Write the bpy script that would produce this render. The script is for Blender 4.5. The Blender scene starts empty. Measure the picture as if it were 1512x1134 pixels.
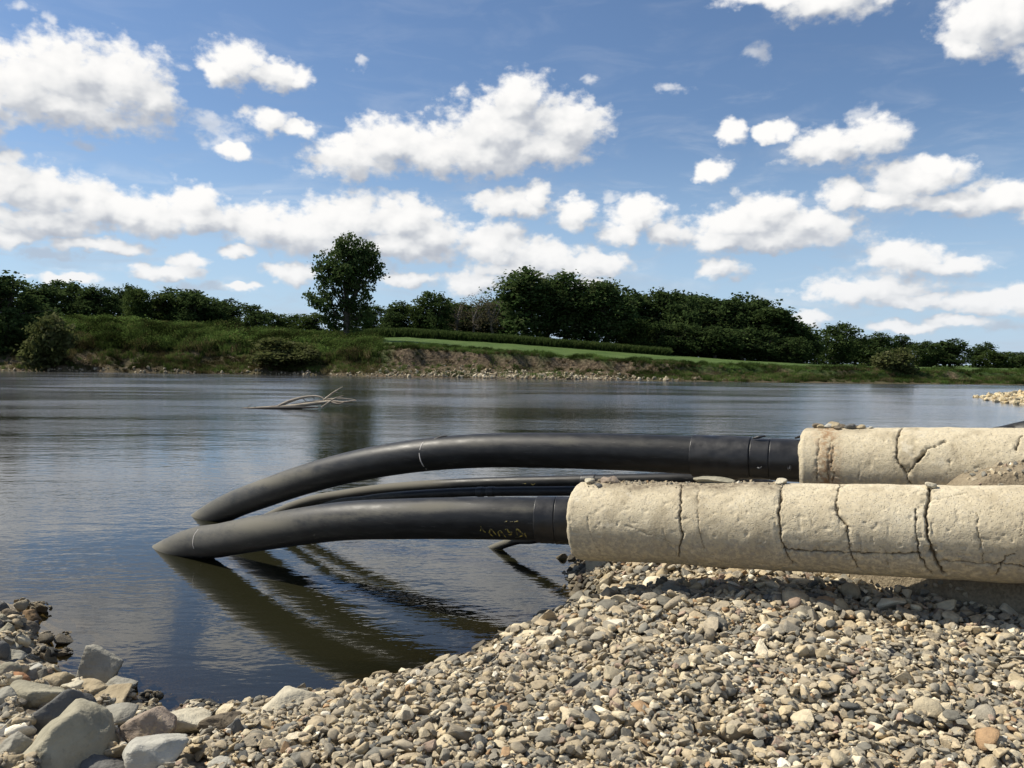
import bpy, bmesh, math, random
import numpy as np
from mathutils import Vector, Matrix, Euler, Quaternion

random.seed(7); RNG = np.random.default_rng(11)
SC = bpy.context.scene
COL = SC.collection

# ---------------------------------------------------------------- camera
CAM_H = 2.3                       # eye height above the river
FPX = 1180.0                      # focal length in pixels of a 1512 px wide frame
PITCH = math.radians(-1.75); ROLL = math.radians(0.70)
cam_d = bpy.data.cameras.new('camera'); cam = bpy.data.objects.new('camera', cam_d); COL.objects.link(cam)
cam_d.sensor_fit = 'HORIZONTAL'; cam_d.sensor_width = 36.0; cam_d.lens = 36.0 * FPX / 1512.0
cam_d.clip_start = 0.05; cam_d.clip_end = 20000
CAMROT = Matrix.Rotation(math.pi / 2 + PITCH, 3, 'X') @ Matrix.Rotation(ROLL, 3, 'Z')
cam.matrix_world = Matrix.Translation((0, 0, CAM_H)) @ CAMROT.to_4x4()
SC.camera = cam
RIGHT = np.array(CAMROT @ Vector((1, 0, 0))); UP = np.array(CAMROT @ Vector((0, 1, 0))); FWD = np.array(CAMROT @ Vector((0, 0, -1)))
CAMP = np.array((0, 0, CAM_H))

# ---------------------------------------------------------------- light
SUN_EL = math.radians(49.0)
SUN_AZ = math.radians(16)        # beyond due left of the view
SUN_DIR = np.array((-math.cos(SUN_EL) * math.cos(SUN_AZ), math.cos(SUN_EL) * math.sin(SUN_AZ), math.sin(SUN_EL)))
sun_d = bpy.data.lights.new('sun', 'SUN'); sun = bpy.data.objects.new('sun', sun_d); COL.objects.link(sun)
sun_d.energy = 4.9; sun_d.angle = math.radians(0.53); sun_d.color = (1.0, 0.93, 0.80)
sun.rotation_euler = Vector(SUN_DIR).to_track_quat('Z', 'Y').to_euler()
sun.location = (-20, -10, 30)
SC.view_settings.view_transform = 'Standard'; SC.view_settings.look = 'None'
SC.view_settings.exposure = 0.35; SC.view_settings.gamma = 1.0; SC.view_settings.use_curve_mapping = False
SC.cycles.use_denoising = True
SC.cycles.max_bounces = 6; SC.cycles.diffuse_bounces = 2; SC.cycles.glossy_bounces = 3; SC.cycles.transparent_max_bounces = 8
SC.cycles.transmission_bounces = 2; SC.cycles.caustics_reflective = False; SC.cycles.caustics_refractive = False
SKY_STRENGTH = 0.085

def pix_dir(x, y):
    return RIGHT * ((x - 756.0) / FPX) + UP * ((567.0 - y) / FPX) + FWD
def at(x, y, d):
    "point seen at photo pixel (x, y), d metres in front of the camera"
    return CAMP + pix_dir(x, y) * d
def on_z(x, y, z=0.0):
    v = pix_dir(x, y); return CAMP + v * ((z - CAM_H) / v[2])
def to_pix(P):
    P = np.asarray(P) - CAMP; d = P @ FWD
    return np.stack([756 + FPX * (P @ RIGHT) / d, 567 - FPX * (P @ UP) / d, d], -1)

# ---------------------------------------------------------------- node helpers
class NT:
    def __init__(s, tree): s.t = tree; s.n = tree.nodes; s.l = tree.links
    def put(s, sock, v):
        if isinstance(v, bpy.types.NodeSocket): s.l.new(v, sock)
        elif v is not None: sock.default_value = v
    def m(s, op, a, b=None, c=None, clamp=False):
        n = s.n.new('ShaderNodeMath'); n.operation = op; n.use_clamp = clamp
        for i, v in enumerate((a, b, c)): s.put(n.inputs[i], v)
        return n.outputs[0]
    def v(s, op, a, b=None, c=None):
        n = s.n.new('ShaderNodeVectorMath'); n.operation = op
        for i, x in enumerate((a, b, c)): s.put(n.inputs[i], x)
        return n.outputs[1] if op in ('LENGTH', 'DOT_PRODUCT') else n.outputs[0]
    def xyz(s, a, b, c=0.0):
        n = s.n.new('ShaderNodeCombineXYZ')
        for i, v in enumerate((a, b, c)): s.put(n.inputs[i], v)
        return n.outputs[0]
    def sep(s, a):
        n = s.n.new('ShaderNodeSeparateXYZ'); s.put(n.inputs[0], a); return n.outputs
    def noise(s, vec, scale, detail=3, rough=0.55, dist=0.0):
        n = s.n.new('ShaderNodeTexNoise'); s.put(n.inputs['Vector'], vec); s.put(n.inputs['Scale'], scale)
        n.inputs['Detail'].default_value = detail; n.inputs['Roughness'].default_value = rough; n.inputs['Distortion'].default_value = dist
        return n.outputs['Fac']
    def noisec(s, vec, scale, detail=3, rough=0.55):
        n = s.n.new('ShaderNodeTexNoise'); s.put(n.inputs['Vector'], vec); s.put(n.inputs['Scale'], scale)
        n.inputs['Detail'].default_value = detail; n.inputs['Roughness'].default_value = rough
        return n.outputs['Color']
    def vor(s, vec, scale, feature='F1', out='Distance', detail=0.0, rnd=1.0):
        n = s.n.new('ShaderNodeTexVoronoi'); n.feature = feature; s.put(n.inputs['Vector'], vec); s.put(n.inputs['Scale'], scale)
        n.inputs['Randomness'].default_value = rnd
        if 'Detail' in n.inputs: n.inputs['Detail'].default_value = detail
        return n.outputs[out]
    def ss(s, x, lo, hi, a=0.0, b=1.0):
        n = s.n.new('ShaderNodeMapRange'); n.interpolation_type = 'SMOOTHSTEP'; s.put(n.inputs[0], x)
        for i, v in enumerate((lo, hi, a, b)): s.put(n.inputs[i + 1], v)
        return n.outputs[0]
    def lin(s, x, lo, hi, a=0.0, b=1.0):
        n = s.n.new('ShaderNodeMapRange'); s.put(n.inputs[0], x)
        for i, v in enumerate((lo, hi, a, b)): s.put(n.inputs[i + 1], v)
        return n.outputs[0]
    def mix(s, f, a, b, typ='MIX'):
        n = s.n.new('ShaderNodeMix'); n.data_type = 'RGBA'; n.blend_type = typ
        s.put(n.inputs[0], f)
        for i, v in ((6, a), (7, b)):
            if isinstance(v, (tuple, list)) and len(v) == 3: v = (*v, 1)
            s.put(n.inputs[i], v)
        return n.outputs[2]
    def ramp(s, f, stops):
        n = s.n.new('ShaderNodeValToRGB'); s.put(n.inputs[0], f); e = n.color_ramp.elements
        while len(e) < len(stops): e.new(0.5)
        for k, (p, c) in zip(e, stops): k.position = p; k.color = (*c, 1)
        return n.outputs[0]
    def bump(s, h, strength=0.5, dist=0.01, normal=None):
        n = s.n.new('ShaderNodeBump'); s.put(n.inputs['Height'], h); s.put(n.inputs['Strength'], strength); s.put(n.inputs['Distance'], dist)
        if normal is not None: s.put(n.inputs['Normal'], normal)
        return n.outputs[0]
    def attr(s, name, out='Fac', typ='GEOMETRY'):
        n = s.n.new('ShaderNodeAttribute'); n.attribute_name = name; n.attribute_type = typ; return n.outputs[out]
    def obco(s): return s.n.new('ShaderNodeTexCoord').outputs['Object']
    def pos(s): return s.n.new('ShaderNodeNewGeometry').outputs['Position']
def mat(name):
    m = bpy.data.materials.new(name); m.use_nodes = True; m.node_tree.nodes.clear()
    k = NT(m.node_tree); k.out = k.n.new('ShaderNodeOutputMaterial'); k.mat = m
    return k
def pbsdf(k, color, rough=0.8, normal=None, spec=0.4, **kw):
    b = k.n.new('ShaderNodeBsdfPrincipled')
    if isinstance(color, (tuple, list)): color = (*color[:3], 1)
    k.put(b.inputs['Base Color'], color); k.put(b.inputs['Roughness'], rough); k.put(b.inputs['Specular IOR Level'], spec)
    if normal is not None: k.put(b.inputs['Normal'], normal)
    for n, v in kw.items(): k.put(b.inputs[n], v)
    k.l.new(b.outputs[0], k.out.inputs['Surface'])
    return b

# ---------------------------------------------------------------- sky: clear Nishita air with cumulus
W = bpy.data.worlds.new('World'); SC.world = W; W.use_nodes = True; W.node_tree.nodes.clear()
w = NT(W.node_tree); wout = w.n.new('ShaderNodeOutputWorld')
sky = w.n.new('ShaderNodeTexSky'); sky.sky_type = 'NISHITA'; sky.sun_disc = False
sky.sun_elevation = SUN_EL; sky.sun_rotation = math.atan2(SUN_DIR[0], SUN_DIR[1]); sky.air_density = 1.0; sky.dust_density = 0.2; sky.ozone_density = 2.2
# cumulus: (x, y, half width, half height) of each heap of cloud in view, photo pixels, turned into azimuth / elevation
CLOUDS = [(25,122,72,56),(105,112,78,56),(180,122,66,52),(226,150,28,34),(105,162,118,28),
 (345,92,40,30),(325,108,28,20),(408,110,46,20),(440,118,24,14),(398,178,34,18),(438,190,30,12),(342,222,28,14),
 (515,232,60,32),(575,215,62,38),(640,225,70,34),(762,148,54,36),(735,195,88,48),(832,185,66,40),(700,225,100,36),(800,222,70,26),
 (5,262,42,42),(62,288,62,44),(132,302,52,40),(60,325,90,26),(205,316,72,32),(286,300,46,28),(290,320,64,24),(12,346,34,18),
 (390,330,62,32),(450,340,72,34),(515,325,72,36),(600,325,60,36),(642,350,60,30),(560,362,130,22),
 (730,362,50,34),(800,380,72,26),(872,390,64,22),(760,396,80,18),
 (755,300,60,22),(788,288,26,18),(850,315,34,23),(945,316,46,26),(915,340,30,20),(986,348,38,22),
 (1130,315,58,30),(1090,335,72,32),(1192,335,72,28),(1058,357,46,18),(1150,354,116,19),
 (1245,285,32,22),(1300,290,50,18),(1352,262,76,28),(1385,248,46,18),(1400,300,72,17),(1470,292,70,22),
 (1080,195,24,18),(1146,195,28,13),(1055,252,26,14),(1232,216,70,28),(1290,202,44,30),
 (1452,28,58,46),(1505,20,50,52),(1425,66,30,16),(1235,-4,80,26),(1155,-8,80,18),(1065,398,35,15),
 (1332,380,62,24),(1395,388,50,14),(1285,428,92,22),(1345,442,62,13),(1458,446,72,18),(1505,440,50,18),(1190,468,28,11),
 (1345,481,62,10),(1415,474,46,9),(245,400,50,13),(275,385,30,12),(350,372,24,10),(430,400,40,15),(600,410,44,12),(100,412,50,9),
 (140,361,72,12),(700,416,44,20),(862,416,36,11),(355,424,26,7),(-60,150,70,60),(-80,280,80,46),(1570,300,70,30),(1585,60,70,60),(1570,450,70,20)]
WISPS = [(310,182,44,16),(338,206,44,28),(118,207,38,9),(1190,232,44,14),(1275,172,20,22),(1122,80,28,17),(990,128,28,9),(876,115,18,11),
 (1400,395,60,16),(220,180,40,24),(560,395,60,14),(1300,410,100,30),(1230,425,40,22),(300,425,80,10),(1480,480,60,12),(60,372,70,10),(905,290,16,12),(530,92,14,10),(75,30,14,10),(25,12,24,10)]
def to_uv(b):
    x, y, rx, ry = b; v = pix_dir(x, y); v = v / np.linalg.norm(v)
    s = math.degrees(1 / FPX) * math.cos(math.atan((x - 756) / FPX))
    return (math.degrees(math.atan2(v[0], v[1])), math.degrees(math.asin(v[2])), rx * s * 1.16, ry * s * 1.16)
CU = [to_uv(b) for b in CLOUDS]; WU = [to_uv(b) for b in WISPS]
D = w.n.new('ShaderNodeTexCoord').outputs['Generated']
dx, dy, dz = w.sep(D)
uu = w.m('MULTIPLY', w.m('ARCTAN2', dx, dy), 180 / math.pi); vv = w.m('MULTIPLY', w.m('ARCSINE', dz), 180 / math.pi)
p0 = w.xyz(uu, w.m('MULTIPLY', vv, 1.35))
wob = w.v('SUBTRACT', w.noisec(p0, 0.33, 2, 0.55), (0.5, 0.5, 0.5))
wob2 = w.v('SUBTRACT', w.noisec(p0, 1.1, 2, 0.6), (0.5, 0.5, 0.5))
warp = w.v('ADD', w.v('MULTIPLY', wob, (2.6, 1.5, 0)), w.v('MULTIPLY', wob2, (0.85, 0.7, 0)))
pw = w.v('ADD', w.xyz(uu, vv), warp); wu, wv, _ = w.sep(pw)
L1, L2 = (-0.55, 0.75), (-1.3, 1.9)
U3 = w.xyz(wu, w.m('ADD', wu, L1[0]), w.m('ADD', wu, L2[0]))
V3 = w.xyz(wv, w.m('ADD', wv, L1[1]), w.m('ADD', wv, L2[1]))
fine = w.m('SUBTRACT', w.noise(p0, 1.15, 5, 0.56), 0.5)
soft = w.noise(p0, 0.75, 2, 0.5); soft_l = w.noise(w.v('ADD', p0, (-0.42, 0.62, 0)), 0.75, 2, 0.5)
vp = w.v('ADD', p0, w.v('MULTIPLY', wob2, (0.9, 0.9, 0)))
puff = w.vor(vp, 0.8, 'SMOOTH_F1', 'Distance', 1.0); puff_l = w.vor(w.v('ADD', vp, (-0.25, 0.38, 0)), 0.8, 'SMOOTH_F1', 'Distance', 0.0)
tex = w.m('ADD', w.m('MULTIPLY', w.m('SUBTRACT', 0.42, puff), 0.45), w.m('MULTIPLY', fine, 1.0))
emb = w.m('ADD', w.m('MULTIPLY', w.m('SUBTRACT', soft, soft_l), 0.42), w.m('MULTIPLY', w.m('SUBTRACT', puff_l, puff), 0.20))
skycol = w.v('MULTIPLY', sky.outputs[0], (SKY_STRENGTH * 0.86, SKY_STRENGTH * 0.92, SKY_STRENGTH * 1.0))
air = w.ss(vv, -1.0, 17.0, 0.75, 0.0)                                   # pale haze low over the land
skycol = w.mix(air, skycol, (0.37, 0.51, 0.69))
veil = w.m('MULTIPLY', w.ss(w.noise(w.v('MULTIPLY', p0, (0.16, 0.42, 0)), 1.0, 4, 0.6, 0.6), 0.44, 0.74), w.ss(vv, 3.0, 22.0, 0.34, 0.05))   # thin veils between the heaps
def chain(blobs):
    cur = None
    for cu, cv, ru, rv in blobs:
        a = w.v('MULTIPLY_ADD', U3, (1 / ru,) * 3, (-cu / ru,) * 3); b = w.v('MULTIPLY_ADD', V3, (1 / rv,) * 3, (-cv / rv,) * 3)
        d = w.v('MULTIPLY_ADD', b, b, w.v('MULTIPLY', a, a))
        cur = d if cur is None else w.v('MINIMUM', cur, d)
    return cur
def shade_sky(F, Fl, Fll, Fw):
    f = w.m('ADD', w.m('ADD', F, 0.15), tex)
    dens = w.ss(f, -0.08, 0.50)
    wisp = w.m('MULTIPLY', w.ss(w.m('ADD', Fw, w.m('MULTIPLY', tex, 1.5)), -0.1, 0.75), 0.62)
    alpha = w.m('MAXIMUM', w.m('MAXIMUM', dens, wisp), veil)
    lit = w.m('ADD', w.m('MULTIPLY', w.m('SUBTRACT', F, Fl), 0.42), w.m('MULTIPLY', w.m('SUBTRACT', F, Fll), 0.30))
    lit = w.m('ADD', w.m('ADD', lit, emb), w.m('MULTIPLY', w.m('SUBTRACT', 0.35, w.m('MINIMUM', F, 0.8)), 0.16))
    lit = w.ss(lit, -0.55, 0.42)
    c = w.ramp(lit, [(0.0, (0.33, 0.355, 0.41)), (0.28, (0.46, 0.48, 0.515)), (0.58, (0.64, 0.645, 0.65)), (1.0, (0.79, 0.78, 0.765))])
    c = w.mix(w.ss(vv, 0, 12, 0.35, 0.0), c, (0.50, 0.55, 0.62))
    col = w.mix(alpha, skycol, c)
    bg = w.n.new('ShaderNodeBackground'); w.put(bg.inputs[0], col); bg.inputs[1].default_value = 1.0
    return bg.outputs[0]
def inv_sqrt(sep_i): return w.m('SUBTRACT', 1.0, w.m('SQRT', sep_i))
US = (-36.5, -27, -18, -9, 0, 9, 18, 27, 36.5)
def region(u0, u1):
    def pick(L): return [b for b in L if b[0] + 1.6 * b[2] + 2.6 > u0 and b[0] - 1.6 * b[2] - 2.6 < u1]
    d = w.sep(chain(pick(CU))); wl = pick(WU)
    Fw = inv_sqrt(w.sep(chain(wl))[0]) if wl else -2.0
    return shade_sky(inv_sqrt(d[0]), inv_sqrt(d[1]), inv_sqrt(d[2]), Fw)
def mixsh(f, a, b):
    n = w.n.new('ShaderNodeMixShader'); w.put(n.inputs[0], f); w.l.new(a, n.inputs[1]); w.l.new(b, n.inputs[2]); return n.outputs[0]
def tree_split(lo, hi):
    if hi - lo == 1: return region(US[lo], US[hi])
    mid = (lo + hi) // 2
    return mixsh(w.m('GREATER_THAN', uu, US[mid]), tree_split(lo, mid), tree_split(mid, hi))
inside = tree_split(0, 8)
# the rest of the dome: the same fair-weather heaps scattered by noise
cp = w.v('MULTIPLY', w.xyz(uu, vv), (0.055, 0.11, 0)); cov = w.noise(cp, 1.0, 2, 0.5)
covl = w.noise(w.v('ADD', cp, (-0.05, 0.10, 0)), 1.0, 2, 0.5)
Fg = w.m('MULTIPLY', w.m('SUBTRACT', cov, 0.56), 5.0); Fgl = w.m('MULTIPLY', w.m('SUBTRACT', covl, 0.56), 5.0)
outside = shade_sky(Fg, Fgl, Fgl, w.m('SUBTRACT', Fg, 0.2))
isout = w.m('MAXIMUM', w.m('GREATER_THAN', w.m('ABSOLUTE', uu), 36.5), w.m('GREATER_THAN', vv, 27.0))
dome = mixsh(isout, inside, outside)
lowbg = w.n.new('ShaderNodeBackground'); w.put(lowbg.inputs[0], skycol)
w.l.new(mixsh(w.m('LESS_THAN', vv, -1.0), dome, lowbg.outputs[0]), wout.inputs['Surface'])
W.cycles.sampling_method = 'MANUAL'; W.cycles.sample_map_resolution = 512

# ---------------------------------------------------------------- mesh helpers
def hash3(i, j, k, s):
    n = (i.astype(np.int64) * 374761393 + j.astype(np.int64) * 668265263 + k.astype(np.int64) * 2147483647 + s * 974711) & 0x7fffffff
    n = ((n ^ (n >> 13)) * 1274126177) & 0x7fffffff
    n = ((n ^ (n >> 16)) * 668265263) & 0x7fffffff
    return (n ^ (n >> 15)) / float(0x7fffffff)
def vnoise(P, scale, seed=0):
    P = np.asarray(P, float) * scale; i = np.floor(P).astype(np.int64); f = P - i; f = f * f * (3 - 2 * f); r = 0
    for a in (0, 1):
        for b in (0, 1):
            for c in (0, 1):
                wt = (f[:, 0] if a else 1 - f[:, 0]) * (f[:, 1] if b else 1 - f[:, 1]) * (f[:, 2] if c else 1 - f[:, 2])
                r = r + wt * hash3(i[:, 0] + a, i[:, 1] + b, i[:, 2] + c, seed)
    return r
def fbm(P, scale, oct=4, seed=0, gain=0.5):
    r = 0; a = 1; t = 0
    for o in range(oct): r = r + a * vnoise(P, scale * 2 ** o, seed + 17 * o); t += a; a *= gain
    return r / t - 0.5
def mesh(name, V, F, smooth=True, attrs=None):
    V = np.asarray(V, np.float32); F = np.asarray(F, np.int32)
    me = bpy.data.meshes.new(name); k = F.shape[1]
    me.vertices.add(len(V)); me.vertices.foreach_set('co', V.ravel())
    me.loops.add(F.size); me.loops.foreach_set('vertex_index', F.ravel())
    me.polygons.add(len(F)); me.polygons.foreach_set('loop_start', np.arange(0, F.size, k, dtype=np.int32))
    me.update(calc_edges=True)
    me.polygons.foreach_set('use_smooth', np.full(len(F), smooth, bool))
    for n, a in (attrs or {}).items():
        a = np.asarray(a, np.float32)
        if a.ndim == 1: at_ = me.attributes.new(n, 'FLOAT', 'POINT'); at_.data.foreach_set('value', a)
        else:
            at_ = me.attributes.new(n, 'FLOAT_COLOR', 'POINT'); at_.data.foreach_set('color', np.concatenate([a, np.ones((len(a), 1), np.float32)], 1).ravel())
    me.validate(); return me
def obj(name, me, m=None, parent=None):
    if m is not None and not me.materials: me.materials.append(m)
    o = bpy.data.objects.new(name, me); COL.objects.link(o)
    if parent is not None: o.parent = parent
    return o
def empty(name, loc=(0, 0, 0)):
    o = bpy.data.objects.new(name, None); COL.objects.link(o); o.location = loc; o.empty_display_size = 0.3; return o
def tag(o, label=None, cat=None, group=None, kind=None):
    for k, v in (('label', label), ('category', cat), ('group', group), ('kind', kind)):
        if v: o[k] = v
    return o
def adopt(child, parent):
    "parent without moving (parents here are unrotated, unscaled empties or meshes)"
    child.parent = parent; child.matrix_parent_inverse = Matrix.Translation(-Vector(parent.location)); return child
def grid_faces(n, m, wrap=False):
    a = np.arange(n * m).reshape(n, m)
    if wrap: a = np.concatenate([a, a[:, :1]], 1)
    return np.stack([a[:-1, :-1], a[:-1, 1:], a[1:, 1:], a[1:, :-1]], -1).reshape(-1, 4)
def sheet_faces(n, m): return grid_faces(n, m)[:, ::-1]
def catmull(P, n):
    P = np.asarray(P, float); Q = np.vstack([2 * P[0] - P[1], P, 2 * P[-1] - P[-2]]); out = []
    L = np.linalg.norm(np.diff(P, axis=0), axis=1); c = np.concatenate([[0], np.cumsum(L)]); t = np.linspace(0, c[-1], n)
    for s in t:
        i = min(np.searchsorted(c, s, 'right') - 1, len(P) - 2); u = (s - c[i]) / L[i]; a, b, d, e = Q[i:i + 4]
        out.append(0.5 * ((2 * b) + (d - a) * u + (2 * a - 5 * b + 4 * d - e) * u * u + (-a + 3 * b - 3 * d + e) * u ** 3))
    return np.array(out)
def frames(C):
    T = np.gradient(C, axis=0); T /= np.linalg.norm(T, axis=1)[:, None]
    S = np.cross(T, (0, 0, 1.0)); S /= np.linalg.norm(S, axis=1)[:, None]; N = np.cross(S, T)
    return T, S, N
def tube(C, R, seg=24, caps=True):
    "tapered tube along the centre line C; returns verts, quads (angle 0 = top)"
    C = np.asarray(C, float); R = np.broadcast_to(np.asarray(R, float), (len(C),)) if np.ndim(R) < 2 else R
    T, S, N = frames(C); th = np.linspace(0, 2 * np.pi, seg, endpoint=False)
    r = R[:, None] if np.ndim(R) == 1 else R
    V = C[:, None] + r[..., None] * (np.cos(th)[None, :, None] * N[:, None] + np.sin(th)[None, :, None] * S[:, None])
    V = V.reshape(-1, 3); F = grid_faces(len(C), seg, True)[:, ::-1]
    if caps:
        n = len(V); V = np.vstack([V, C[0], C[-1]]); i = np.arange(seg); j = (i + 1) % seg; b = (len(C) - 1) * seg
        F = np.vstack([F, np.stack([np.full(seg, n), i, j, j], -1)[:, [0, 2, 1, 1]] * 0 + np.stack([j, i, np.full(seg, n), np.full(seg, n)], -1),
                       np.stack([b + i, b + j, np.full(seg, n + 1), np.full(seg, n + 1)], -1)])
    return V, F
def quads_to_mesh(name, V, F, attrs=None, smooth=True):
    "quads where the last two corners may coincide (triangles)"
    V = np.asarray(V, np.float32); F = np.asarray(F)
    me = bpy.data.meshes.new(name); t = F[:, 2] == F[:, 3]
    cnt = np.where(t, 3, 4).astype(np.int32); flat = F[np.arange(4)[None, :] < cnt[:, None]].astype(np.int32)
    me.vertices.add(len(V)); me.vertices.foreach_set('co', V.ravel()); me.loops.add(len(flat)); me.loops.foreach_set('vertex_index', flat)
    me.polygons.add(len(F)); me.polygons.foreach_set('loop_start', np.concatenate([[0], np.cumsum(cnt)[:-1]]).astype(np.int32))
    me.update(calc_edges=True); me.polygons.foreach_set('use_smooth', np.full(len(F), smooth, bool))
    for n, a in (attrs or {}).items():
        at_ = me.attributes.new(n, 'FLOAT', 'POINT'); at_.data.foreach_set('value', np.asarray(a, np.float32))
    me.validate(); return me
class MB:
    def __init__(s): s.V = []; s.F = []; s.n = 0
    def add(s, V, F): s.V.append(V); s.F.append(np.asarray(F) + s.n); s.n += len(V)
    def tube(s, P, R, seg=8, n=None):
        C = catmull(P, n or max(3, 4 * len(P))) if len(P) > 1 else P
        if np.ndim(R): R = np.interp(np.linspace(0, 1, len(C)), np.linspace(0, 1, len(R)), R)
        s.add(*tube(C, R, seg))
    def mesh(s, name, smooth=True): return quads_to_mesh(name, np.vstack(s.V), np.vstack(s.F), smooth=smooth)
_ico = {}
def ico(sub):
    if sub not in _ico:
        bm = bmesh.new(); bmesh.ops.create_icosphere(bm, subdivisions=sub, radius=1)
        bm.verts.index_update(); _ico[sub] = (np.array([v.co for v in bm.verts]), np.array([[v.index for v in f.verts] for f in bm.faces])); bm.free()
    return _ico[sub]
def stone_shape(seed, sub=2, cuts=9, rough=0.05, lo=0.55, hi=0.92, soft=0.92):
    r = np.random.default_rng(seed); V, F = ico(sub); V = V.copy()
    for _ in range(cuts):
        n = r.normal(size=3); n /= np.linalg.norm(n); d = V @ n; e = r.uniform(lo, hi); over = np.maximum(d - e, 0); V -= n * (over * soft)[:, None]
    nrm = V / np.linalg.norm(V, axis=1)[:, None]
    V += nrm * (fbm(V + seed * 7.3, 1.6, 3, seed) * rough * 2)[:, None]
    V -= (V.max(0) + V.min(0)) / 2; V /= (V.max(0) - V.min(0)) / 2
    return V, F
# instancing of uncountable stuff: points with attributes -> picked instances
def scatter(name, pts, rot, scale, idx, col, sources, parent=None):
    me = bpy.data.meshes.new(name); me.vertices.add(len(pts)); me.vertices.foreach_set('co', np.asarray(pts, np.float32).ravel())
    for n, t, f, a in (('rot', 'FLOAT_VECTOR', 'vector', rot), ('scl', 'FLOAT_VECTOR', 'vector', scale), ('idx', 'INT', 'value', idx)):
        x = me.attributes.new(n, t, 'POINT'); x.data.foreach_set(f, np.asarray(a, np.int32 if t == 'INT' else np.float32).ravel())
    x = me.attributes.new('pcol', 'FLOAT_COLOR', 'POINT'); x.data.foreach_set('color', np.concatenate([np.asarray(col, np.float32), np.ones((len(pts), 1), np.float32)], 1).ravel())
    o = obj(name, me, None, parent)
    src = bpy.data.collections.new(name + '_source')
    for i, s in enumerate(sources):
        so = bpy.data.objects.new('%s_%02d' % (name, i), s); src.objects.link(so)
    g = bpy.data.node_groups.new(name + '_scatter', 'GeometryNodeTree')
    g.interface.new_socket('Geometry', in_out='INPUT', socket_type='NodeSocketGeometry'); g.interface.new_socket('Geometry', in_out='OUTPUT', socket_type='NodeSocketGeometry')
    N = g.nodes.new; L = g.links.new
    gi = N('NodeGroupInput'); go = N('NodeGroupOutput'); ip = N('GeometryNodeInstanceOnPoints'); ci = N('GeometryNodeCollectionInfo')
    ci.inputs['Collection'].default_value = src; ci.inputs['Separate Children'].default_value = True; ci.inputs['Reset Children'].default_value = True
    def na(n, t):
        a = N('GeometryNodeInputNamedAttribute'); a.data_type = t; a.inputs[0].default_value = n; return a.outputs[0]
    e2r = N('FunctionNodeEulerToRotation'); L(na('rot', 'FLOAT_VECTOR'), e2r.inputs[0])
    L(gi.outputs[0], ip.inputs['Points']); L(ci.outputs[0], ip.inputs['Instance']); ip.inputs['Pick Instance'].default_value = True
    L(na('idx', 'INT'), ip.inputs['Instance Index']); L(e2r.outputs[0], ip.inputs['Rotation']); L(na('scl', 'FLOAT_VECTOR'), ip.inputs['Scale'])
    L(ip.outputs[0], go.inputs[0])
    md = o.modifiers.new('scatter', 'NODES'); md.node_group = g
    return o
# ---------------------------------------------------------------- shoreline and near ground
SHORE_PX = [(870, 870), (886, 888), (880, 902), (825, 920), (765, 952), (715, 974), (690, 994), (640, 1010), (560, 1027), (480, 1050), (400, 1064), (330, 1070),
            (240, 1060), (205, 1052), (192, 1030), (150, 1018), (100, 1003), (72, 988), (60, 955), (55, 932), (46, 908), (18, 892), (-40, 884), (-160, 880)]
SHORE = np.array([(70, 46), (30, 24), (14, 16.5), (8, 13), (4, 11.2), (2, 10.0), (0.95, 9.3)] + [tuple(on_z(x, y)[:2]) for x, y in SHORE_PX] + [(-14, 8.6), (-70, 12), (-70, -45), (70, -45)])
def shore_dist(P):
    "signed distance to the shoreline, positive on land"
    P = np.asarray(P, float); A = SHORE; B = np.roll(SHORE, -1, 0); best = np.full(len(P), 1e9); ins = np.zeros(len(P), bool)
    for a, b in zip(A, B):
        ab = b - a; t = np.clip(((P - a) @ ab) / (ab @ ab), 0, 1); best = np.minimum(best, np.linalg.norm(P - a - t[:, None] * ab, axis=1))
        c = (a[1] > P[:, 1]) != (b[1] > P[:, 1])
        with np.errstate(divide='ignore', invalid='ignore'):
            ins ^= c & (P[:, 0] < (b[0] - a[0]) * (P[:, 1] - a[1]) / (b[1] - a[1] + 1e-12) + a[0])
    return np.where(ins, best, -best)
def near_z(X, Y):
    X = np.atleast_1d(np.asarray(X, float)); Y = np.atleast_1d(np.asarray(Y, float)); s = shore_dist(np.stack([X, Y], -1))
    P3 = np.stack([X, Y, 0 * X], -1)
    land = 0.41 * (1 - np.exp(-np.maximum(s, 0) / 0.75))
    bed = -1.5 * (1 - np.exp(np.minimum(s, 0) / 2.6))
    return np.where(s > 0, land, bed) + fbm(P3, 1.3, 3, 5) * 0.10 * np.clip(s + 0.4, 0, 1) + 0.0
def axis(*parts): return np.unique(np.round(np.concatenate(parts), 4))
gx = axis(np.linspace(-70, -8, 20), np.arange(-8, 9, 0.12), np.linspace(9, 70, 20)); gy = axis(np.linspace(-45, 1, 16), np.arange(1, 12.6, 0.12), np.linspace(13, 50, 20))
GX, GY = np.meshgrid(gx, gy, indexing='ij'); GZ = near_z(GX.ravel(), GY.ravel())
k = mat('gravel_ground'); p = k.pos()
cell = k.vor(p, 34, 'F1', 'Color'); g1 = k.noise(p, 1.3, 4); dist = k.vor(p, 34)
c = k.mix(0.55, k.ramp(g1, [(0.3, (0.16, 0.125, 0.085)), (0.7, (0.27, 0.225, 0.16))]), k.ramp(k.sep(cell)[0], [(0.1, (0.12, 0.10, 0.075)), (0.5, (0.24, 0.205, 0.15)), (0.95, (0.38, 0.335, 0.25))]))
pbsdf(k, c, 0.9, k.bump(dist, 0.9, 0.012)); M_GRAVEL = k.mat
bank = obj('gravel_bank', mesh('gravel_bank', np.stack([GX.ravel(), GY.ravel(), GZ], -1), sheet_faces(len(gx), len(gy))), M_GRAVEL); tag(bank, kind='structure')

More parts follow.
